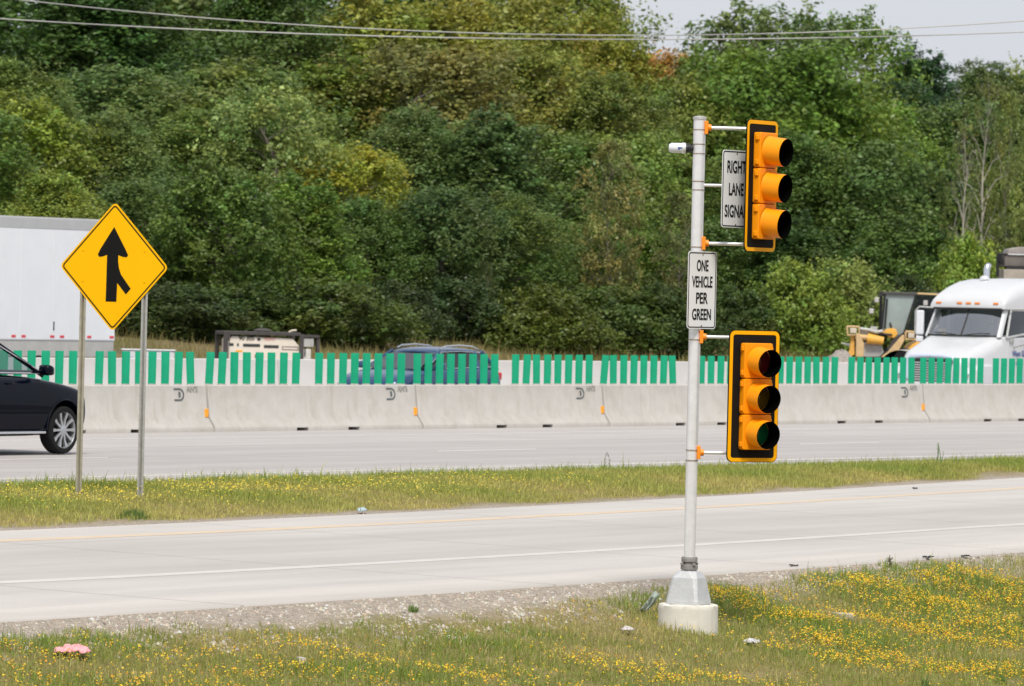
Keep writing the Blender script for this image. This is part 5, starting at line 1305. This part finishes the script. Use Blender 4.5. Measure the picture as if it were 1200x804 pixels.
# low leafy cover and yellow flowers
def discs(X, Y, Z, size, col, tilt):
    n = len(X); nr = np.stack([rg.normal(0, tilt, n), rg.normal(-.25, tilt, n), np.ones(n)], 1); nr /= np.linalg.norm(nr, axis=1)[:, None]
    a = np.cross(nr, rg.normal(0, 1, (n, 3))); a /= np.linalg.norm(a, axis=1)[:, None]; b = np.cross(nr, a); s_ = size[:, None]; p = np.stack([X, Y, Z], 1)
    q = np.stack([p + a * s_, p + b * s_ * .8 + nr * s_ * .25, p - a * s_, p - b * s_ * .8 + nr * s_ * .25], 1)
    return q.reshape(-1, 3), np.repeat(col, 4, 0)
n = 200000
X, Y, _ = scatter(n, lambda x: fGE(x) - 14, fGE, -7.6, 9.0); ed = edge_dist(X, Y); fl = patch(X, Y, FLOW); lu = patch(X, Y, LUSH)
keep = (ed > grass_start(X)) & (Y > 44.5) & (rg.uniform(0, 1, n) < np.maximum(fl * .95, lu * .5) + .08) & (np.hypot(X - PX, Y - PY) > .31)
X, Y, fl = X[keep], Y[keep], fl[keep]; n = len(X)
cc = np.array([.15, .25, .04]) * np.exp(rg.normal(0, .25, n))[:, None]
v, c_ = discs(X, Y, zf(X, Y) - .01 + rg.uniform(.0, .085, n) * (.5 + fl), rg.uniform(.006, .014, n), cc, .6)
o = link('clover_leaves', raw_mesh('clover_leaves', v, 4, M_grass, c_)); tag(o, 'low leafy ground cover between the grass blades of the verge', 'ground cover', kind='stuff')
n = 150000
X, Y, _ = scatter(n, lambda x: fGE(x) - 14, fGE, -7.6, 9.0); ed = edge_dist(X, Y)
fl = patch(X, Y, FLOW) * np.clip(.55 + .8 * nz2(X, Y, 2.2) + .3 * nz2(X, Y, 7), .05, 1.3)
keep = (ed > grass_start(X) + .1) & (Y > 44.5) & (rg.uniform(0, 1, n) < fl * 1.25 + .015) & (np.hypot(X - PX, Y - PY) > .32)
X, Y, fl = X[keep], Y[keep], fl[keep]; n = len(X); cp = rg.integers(2, 6, n)
X = np.repeat(X, cp) + rg.normal(0, .010, cp.sum()); Y = np.repeat(Y, cp) + rg.normal(0, .012, cp.sum()); fl = np.repeat(fl, cp); n = len(X)
cc = np.array([.76, .53, .02]) * np.exp(rg.normal(0, .14, n))[:, None]; og = rg.uniform(0, 1, n) < .22; cc[og] *= np.array([1.0, .62, .8])
v, c_ = discs(X, Y, zf(X, Y) + rg.uniform(.030, .085, n), rg.uniform(.0065, .012, n), np.clip(cc, 0, .95), .5)
o = link('yellow_flowers', raw_mesh('yellow_flowers', v, 4, M_petal, c_)); tag(o, 'yellow wild flowers scattered through the foreground verge', 'flowers', kind='stuff')
# gravel
def stones(X, Y, size, name, lab):
    n = len(X); Z = zf(X, Y); cc = np.array([.385, .335, .28]) * np.exp(rg.normal(0, .34, n))[:, None] * np.exp(rg.normal(0, .03, (n, 3))); cc[rg.uniform(0, 1, n) < .05] = (.50, .48, .44); cc[rg.uniform(0, 1, n) < .04] *= np.array([1.05, .85, .75])
    oct_ = np.array([[1, 0, 0], [0, 1, 0], [-1, 0, 0], [0, -1, 0], [0, 0, 1]], float); F = [(0, 1, 4), (1, 2, 4), (2, 3, 4), (3, 0, 4)]
    a = rg.uniform(0, 6.28, n); ca, sa = np.cos(a), np.sin(a); vs = []
    P5 = oct_[None] * (size[:, None, None] * rg.uniform(.6, 1.3, (n, 5, 1)))
    x = P5[..., 0] * ca[:, None] - P5[..., 1] * sa[:, None]; y = P5[..., 0] * sa[:, None] + P5[..., 1] * ca[:, None]; z = P5[..., 2] * .8
    Q = np.stack([x + X[:, None], y + Y[:, None], z + Z[:, None] - .022], 2)
    tri = Q[:, np.array(F).ravel()].reshape(-1, 3)
    o = link(name, raw_mesh(name, tri, 3, M_stone, np.clip(np.repeat(cc, 12, 0), 0, .52))); tag(o, lab, 'gravel', kind='stuff')
n = 60000
X, Y, _ = scatter(n, lambda x: fGE(x) - 4.5, fGE, -6.5, 7.5); ed = edge_dist(X, Y)
keep = ((ed > .03) & (ed < grass_start(X) + .5) & (rg.uniform(0, 1, n) < np.clip(1.15 - (ed - grass_start(X) + .2), 0, 1))) | ((ed > grass_start(X)) & (rg.uniform(0, 1, n) < .35 * patch(X, Y, BARE)))
X, Y = X[keep], Y[keep]
stones(X, Y, rg.gamma(5, .0027, len(X)) + .004, 'gravel_strip', 'crushed gravel strip along the near edge of the ramp')
n = 16000
X, Y, _ = scatter(n, fME, lambda x: fME(x) + 1.5, -7, 9); ed = (Y - fME(X)) * abs(HD.x)
keep = rg.uniform(0, 1, n) < np.clip(1 - ed / .45 + .25 * nz2(X, Y, 1.2), 0, 1) * .7; X, Y = X[keep], Y[keep]
stones(X, Y, rg.gamma(4, .0035, len(X)) + .004, 'median_gravel', 'loose sand and gravel along the far edge of the ramp')
# median grass and flowers
n = 260000
X, Y, _ = scatter(n, fME, fMF, -8.5, 10.5); yb = fMF(X); ya = fME(X); ed = (Y - ya) * abs(HD.x); eb = (yb - Y) * abs(HD.x)
st = .42 + .30 * nz2(X, Y, .9) + np.clip((X - 3.) * .05, 0, .35)
keep = (ed > st - .1) & (eb > .05) & (rg.uniform(0, 1, n) < np.clip((ed - st + .2) * 2.5, .05, 1)); X, Y, ed, eb = X[keep], Y[keep], ed[keep], eb[keep]; n = len(X)
lush = np.clip(.62 + .55 * nz2(X, Y, .55) + .25 * nz2(X, Y, 3) + .25 * np.clip(2 - eb, -1, 1) - .0, 0, 1)
h = rg.gamma(5, .0125, n) * (.65 + .6 * lush)
col = CMIX(lush, (.50, .44, .145), (.265, .335, .06)); col *= np.exp(rg.normal(0, .22, n))[:, None]
v, c_ = blades(np.stack([X, Y, zf(X, Y) - .01], 1), h, rg.uniform(.006, .012, n), np.clip(col, 0, 1))
o = link('median_grass', raw_mesh('median_grass', v, 4, M_grass, c_)); tag(o, 'green and tawny grass on the median between ramp and highway', 'grass', kind='stuff')
FLM = [(60, 588, 1.0, 2.2, .6), (110, 585, 1.2, 2., 1.), (250, 582, 1.0, 1.5, .9), (330, 578, 1.2, 1.5, 1.), (450, 575, 1.3, 1.5, .8), (560, 570, 1.0, 1.5, .6), (680, 568, .7, 1.2, .3)]
n = 40000
X, Y, _ = scatter(n, fME, fMF, -8.5, 6); fl = patch(X, Y, FLM) * np.clip(.6 + .7 * nz2(X, Y, 1.5), .05, 1.2); ed = (Y - fME(X)) * abs(HD.x)
keep = (ed > .9) & (rg.uniform(0, 1, n) < fl * .95); X, Y = X[keep], Y[keep]; n = len(X)
cc = np.array([.68, .53, .05]) * np.exp(rg.normal(0, .14, n))[:, None]
v, c_ = discs(X, Y, zf(X, Y) + rg.uniform(.06, .16, n), rg.uniform(.008, .015, n), np.clip(cc, 0, .95), .5)
o = link('median_flowers', raw_mesh('median_flowers', v, 4, M_petal, c_)); tag(o, 'yellow wild flowers in the grass of the median', 'flowers', kind='stuff')
# tall dry grass under the wood
n = 170000
X, Y, _ = scatter(n, lambda x: fB2(x) + 9, lambda x: fB2(x) + 46, -22, 30)
dn = .55 + .5 * nz2(X, Y, .35); keep = rg.uniform(0, 1, n) < np.clip(dn, .2, 1); X, Y = X[keep], Y[keep]; n = len(X)
h = rg.gamma(7, .040, n) * (.7 + .5 * (nz2(X, Y, .8) + 1) / 2); gr = np.clip(.42 + .55 * nz2(X + 9, Y, .28), 0, 1)
col = CMIX(gr, (.36, .27, .12), (.20, .22, .065)); col *= np.exp(rg.normal(0, .25, n))[:, None]
v, c_ = blades(np.stack([X, Y, zf(X, Y) - .05], 1), h, rg.uniform(.012, .028, n), np.clip(col, 0, 1), .3)
o = link('tall_dry_grass', raw_mesh('tall_dry_grass', v, 4, M_grass, c_)); tag(o, 'tall tawny grass on the bank at the foot of the wood', 'grass', kind='stuff')
# leafy undergrowth inside the wood, so no bare soil shows between the trunks
n = 120000
X, Y, _ = scatter(n, lambda x: fB2(x) + 40, lambda x: fB2(x) + 120, -24, 36)
pos = np.stack([X, Y, zf(X, Y) + np.minimum(rg.gamma(2, .22, n), .9) * (.6 + .4 * nz2(X, Y, .5))], 1)
cc = np.array([.050, .078, .028]) * np.exp(rg.normal(0, .3, n))[:, None]
o = link('undergrowth', raw_mesh('undergrowth', leaves_at(rg, pos, np.tile(np.array([0, -.6, .4]), (n, 1)), .26), 4, M_grass, np.repeat(cc, 4, 0))); tag(o, 'dark leafy undergrowth covering the floor of the wood', 'undergrowth', kind='stuff')

# ------------------------------------------------------------------ single weeds
def weed(px, py, h, lab, colr, n=5, seed=1, heads=True):
    p = ground_at(px, py); rr = random.Random(seed); t = thing('weed', lab, 'weed', p)
    m = MB(); hd__ = MB()
    for i in range(n):
        hh = h * rr.uniform(.55, 1); a = Vector((rr.uniform(-.05, .05), rr.uniform(-.05, .05), -.03)); b = a + Vector((rr.uniform(-.16, .16) * h, rr.uniform(-.1, .1) * h, hh))
        m.tube([a, a.lerp(b, .55) + Vector((rr.uniform(-.03, .03), 0, .03)), b], [.008, .006, .003], 4)
        for q in range(7):
            e = a.lerp(b, rr.uniform(.35, 1)); d_ = Vector((rr.uniform(-1, 1), rr.uniform(-1, 1), rr.uniform(.2, 1))).normalized() * .028
            hd__.add([e, e + d_ + Vector((.006, 0, 0)), e + d_ * 1.5, e + d_ - Vector((.006, 0, 0))], [(0, 1, 2, 3)])
    m.build('stalk', colr, t); hd__.build('seed_head' if heads else 'leaves', colr, t)
M_weed = mat('dry_weed', (.13, .12, .06), .9, 0, .2, 9); M_weedg = mat('green_weed', (.10, .19, .05), .8, 0, .2, 9)
weed(713, 553, .46, 'single dark dry weed stalk rising from the median left of the signal pole', M_weed, 2, 1)
weed(1099, 547, .42, 'thin tall weed rising from the median at the right', M_weedg, 4, 2)
weed(1041, 664, .17, 'thin dry weed growing out of the gravel on the right', M_weed, 4, 3)
def tuft(px, py, rx, ry, h, n, lab, c0):
    p = ground_at(px, py); q = rg.normal(0, .5, (n, 2)); X = q[:, 0] * rx; Y = q[:, 1] * ry
    pos = np.stack([X, Y, np.full(n, -.01)], 1); cc = np.array(c0) * np.exp(rg.normal(0, .2, n))[:, None]
    v, c_ = blades(pos, h * rg.uniform(.5, 1.1, n) * np.exp(-(X / rx) ** 2), rg.uniform(.006, .012, n), np.clip(cc, 0, 1), .6)
    o = link('grass_tuft', raw_mesh('grass_tuft', v, 4, M_grass, c_)); o.location = p; tag(o, lab, 'weed', kind='stuff')
tuft(484, 716, .06, .12, .08, 70, 'small green weed alone in the middle of the gravel strip', (.14, .22, .05))
tuft(1172, 803, .07, .1, .15, 70, 'fresh green weed sprout at the bottom right corner', (.14, .25, .05))
tuft(155, 606, .20, .5, .12, 380, 'dark green grassy tuft below the posts of the merge sign', (.11, .18, .04))
tuft(1085, 806, .05, .1, .12, 50, 'pale green weed sprout at the bottom edge on the right', (.17, .26, .07))

# ------------------------------------------------------------------ litter
def crumple(name, px, py, size, lab, cat_, mt_, seed, hgt=.4, dz=.0):
    p = ground_at(px, py); rr = np.random.default_rng(seed); nu, nv = 22, 14; vs = []
    for i in range(nu):
        for j in range(nv):
            u, v_ = i / (nu - 1) * 2 - 1, j / (nv - 1) * 2 - 1
            e = 1 - max(abs(u), abs(v_)) ** 2
            z = hgt * size[1] * (.25 + .45 * abs(math.sin(4.1 * u + 2.3 * v_ + seed)) + .35 * abs(math.sin(9.3 * u - 6.1 * v_ + 2 * seed)) + .25 * abs(math.cos(15 * v_ + 7 * u))) * (.2 + .8 * max(e, 0) ** .5) + rr.uniform(0, .05) * size[1]
            vs.append((size[0] / 2 * u * (1 + .22 * math.sin(3 * v_ + seed)) + rr.normal(0, .006), size[1] / 2 * v_ * (1 + .2 * math.cos(4 * u + seed)) + rr.normal(0, .006), z))
    F = [(i * nv + j, (i + 1) * nv + j, (i + 1) * nv + j + 1, i * nv + j + 1) for i in range(nu - 1) for j in range(nv - 1)]
    m = MB(); m.add(vs, F); o = m.build(name, mt_, None, 30); o.location = p + Vector((0, 0, dz)); tag(o, lab, cat_)
    sd = o.modifiers.new('thick', 'SOLIDIFY'); sd.thickness = .003
    return o
crumple('crumpled_plastic', 86, 770, (.27, .40), 'crumpled pink plastic lying in the grass at the bottom left', 'litter', mat('pink_plastic', (.85, .36, .38), .5, 0, .12, 9), 3, .13, .035)
crumple('crumpled_paper', 881, 757, (.14, .16), 'scrap of white paper in the grass right of the footing', 'litter', mat('white_scrap', (.62, .62, .62), .7, 0, .15, 12), 8, .25, .02)
crumple('crumpled_wrapper', 735, 742, (.10, .12), 'small pale wrapper in the dry grass left of the footing', 'litter', mat('pale_scrap', (.60, .56, .54), .7, 0, .15, 12), 5, .3, .02)
crumple('crumpled_bag', 424, 602, (.10, .2), 'pale blue litter at the median edge beside the ramp', 'litter', mat('pale_blue_scrap', (.45, .56, .60), .5, 0, .15, 12), 6, .22, .02)
# limp grey green plastic strip beside the footing
p = ground_at(764, 722); m = MB(); rr = random.Random(4)
m.loft([[Vector((x + dx, y, z)) for dx, y in ((-w_ / 2, -.02), (0, .01), (w_ / 2, -.01), (0, -.03))] for x, z, w_ in ((-.13, .0, .07), (-.09, .05, .09), (-.03, .11, .075), (.02, .18, .06), (.05, .23, .07))]) if False else None
pts = [(-.12, .02, .03), (-.07, .0, .07), (-.02, .02, .12), (.01, .0, .18), (.045, .03, .23)]
vs = []; fs = []
for i, (x, y, z) in enumerate(pts):
    for j in range(5):
        t_ = j / 4 - .5; vs.append((x + t_ * .055, y + t_ * .05 + .015 * math.sin(9 * t_ + i), z - t_ * .035 + .008 * math.cos(8 * t_ + i * 2)))
for i in range(4):
    for j in range(4): fs.append((i * 5 + j, i * 5 + j + 1, i * 5 + j + 6, i * 5 + j + 5))
m.add(vs, fs); o = m.build('plastic_strip', mat('grey_green_plastic', (.36, .42, .38), .5, 0, .1, 9), None, 60); o.location = p; tag(o, 'limp grey green plastic strip leaning on the left of the concrete footing', 'litter'); o.modifiers.new('thick', 'SOLIDIFY').thickness = .004
# flat broken concrete piece, rubber scraps on the shoulder
def slab(px, py, dims, lab, cat_, name, mt_, rz, seed):
    p = ground_at(px, py); rr = random.Random(seed); m = MB()
    n = 9; poly = [(dims[0] / 2 * math.cos(2 * math.pi * i / n) * rr.uniform(.7, 1.1), dims[1] / 2 * math.sin(2 * math.pi * i / n) * rr.uniform(.7, 1.1)) for i in range(n)]
    m.loft([[Vector((x, y, -.03)) for x, y in poly], [Vector((x * .97, y * .97, dims[2] * rr.uniform(.7, 1.1))) for x, y in poly]])
    o = m.build(name, mt_, None, 20, bevel=.006); o.location = p; o.rotation_euler = (0, R(rr.uniform(-6, 6)), rz); tag(o, lab, cat_); return o
slab(988, 722, (.17, .5, .035), 'flat pale chunk of broken concrete in the flowers right of the pole', 'rubble', 'concrete_chunk', mat('chunk_concrete', (.50, .46, .42), .9, 0, .15, 9), .3, 2)
slab(353, 776, (.08, .14, .04), 'small pale stone in the grass at the lower centre left', 'stone', 'stone', mat('pale_stone', (.50, .46, .43), .9, 0, .15, 9), .7, 5)
M_rub = mat('tyre_rubber', (.035, .033, .034), .8, 0, .3, 14)
def scrap(px, py, ln, lab, seed):
    p = ground_at(px, py); rr = random.Random(seed); m = MB(); vs = []; fs = []; n = 9
    for i in range(n):
        t_ = i / (n - 1) - .5
        for j in range(3): vs.append((t_ * ln, (j - 1) * .045 * (1 - abs(t_)) + .02 * math.sin(9 * t_ + seed), .008 + .012 * abs(math.sin(7 * t_ + seed)) * (1 if j != 1 else 1.3) + rr.uniform(0, .012)))
    for i in range(n - 1):
        for j in range(2): fs.append((i * 3 + j, i * 3 + j + 1, i * 3 + j + 4, i * 3 + j + 3))
    m.add(vs, fs); o = m.build('tyre_scrap', M_rub, None, 30); o.location = p; o.rotation_euler = (0, 0, rr.uniform(.1, .5)); tag(o, lab, 'tyre scrap', 'scraps of tyre on the ramp shoulder'); o.modifiers.new('thick', 'SOLIDIFY').thickness = .008
scrap(930, 664.5, .10, 'black curled tyre scrap nearest the pole on the ramp shoulder', 2)
scrap(1088, 655.5, .14, 'long thin tyre scrap at the pavement edge right of the curled one', 4)
scrap(1132, 653.5, .09, 'dark tyre scrap in the gravel farthest right', 6)
scrap(1072, 573.5, .07, 'small dark scrap on the far side of the ramp at the right', 8)
scrap(742, 707, .05, 'tiny black scrap on the gravel left of the pole', 10) if False else None

# ------------------------------------------------------------------ power lines
M_wire = mat('wire', (.36, .36, .345), .5, .3, .06, 3)
def wire(pts, lab, d=128.0):
    c = np.polyfit([p[0] for p in pts], [p[1] for p in pts], 2); m = MB()
    W = [P(x, float(np.polyval(c, x)), d + (x - 600) * .004) for x in range(-1400, 2700, 60)]
    m.tube(W, .0145, 6); o = m.build('power_line', M_wire, None, 60); tag(o, lab, 'power line', 'power lines across the wood')
wire([(0, -1), (150, 12.5), (300, 23.6), (450, 32.5), (600, 39.5), (760, 44), (900, 41.5), (1040, 34.5), (1200, 22.6)], 'upper power line, the one that starts at the top left corner')
wire([(0, 21.5), (150, 31), (300, 38), (450, 42.5), (600, 45), (760, 46), (900, 45.5), (1040, 43), (1200, 37.5)], 'lower power line, the flatter of the two')
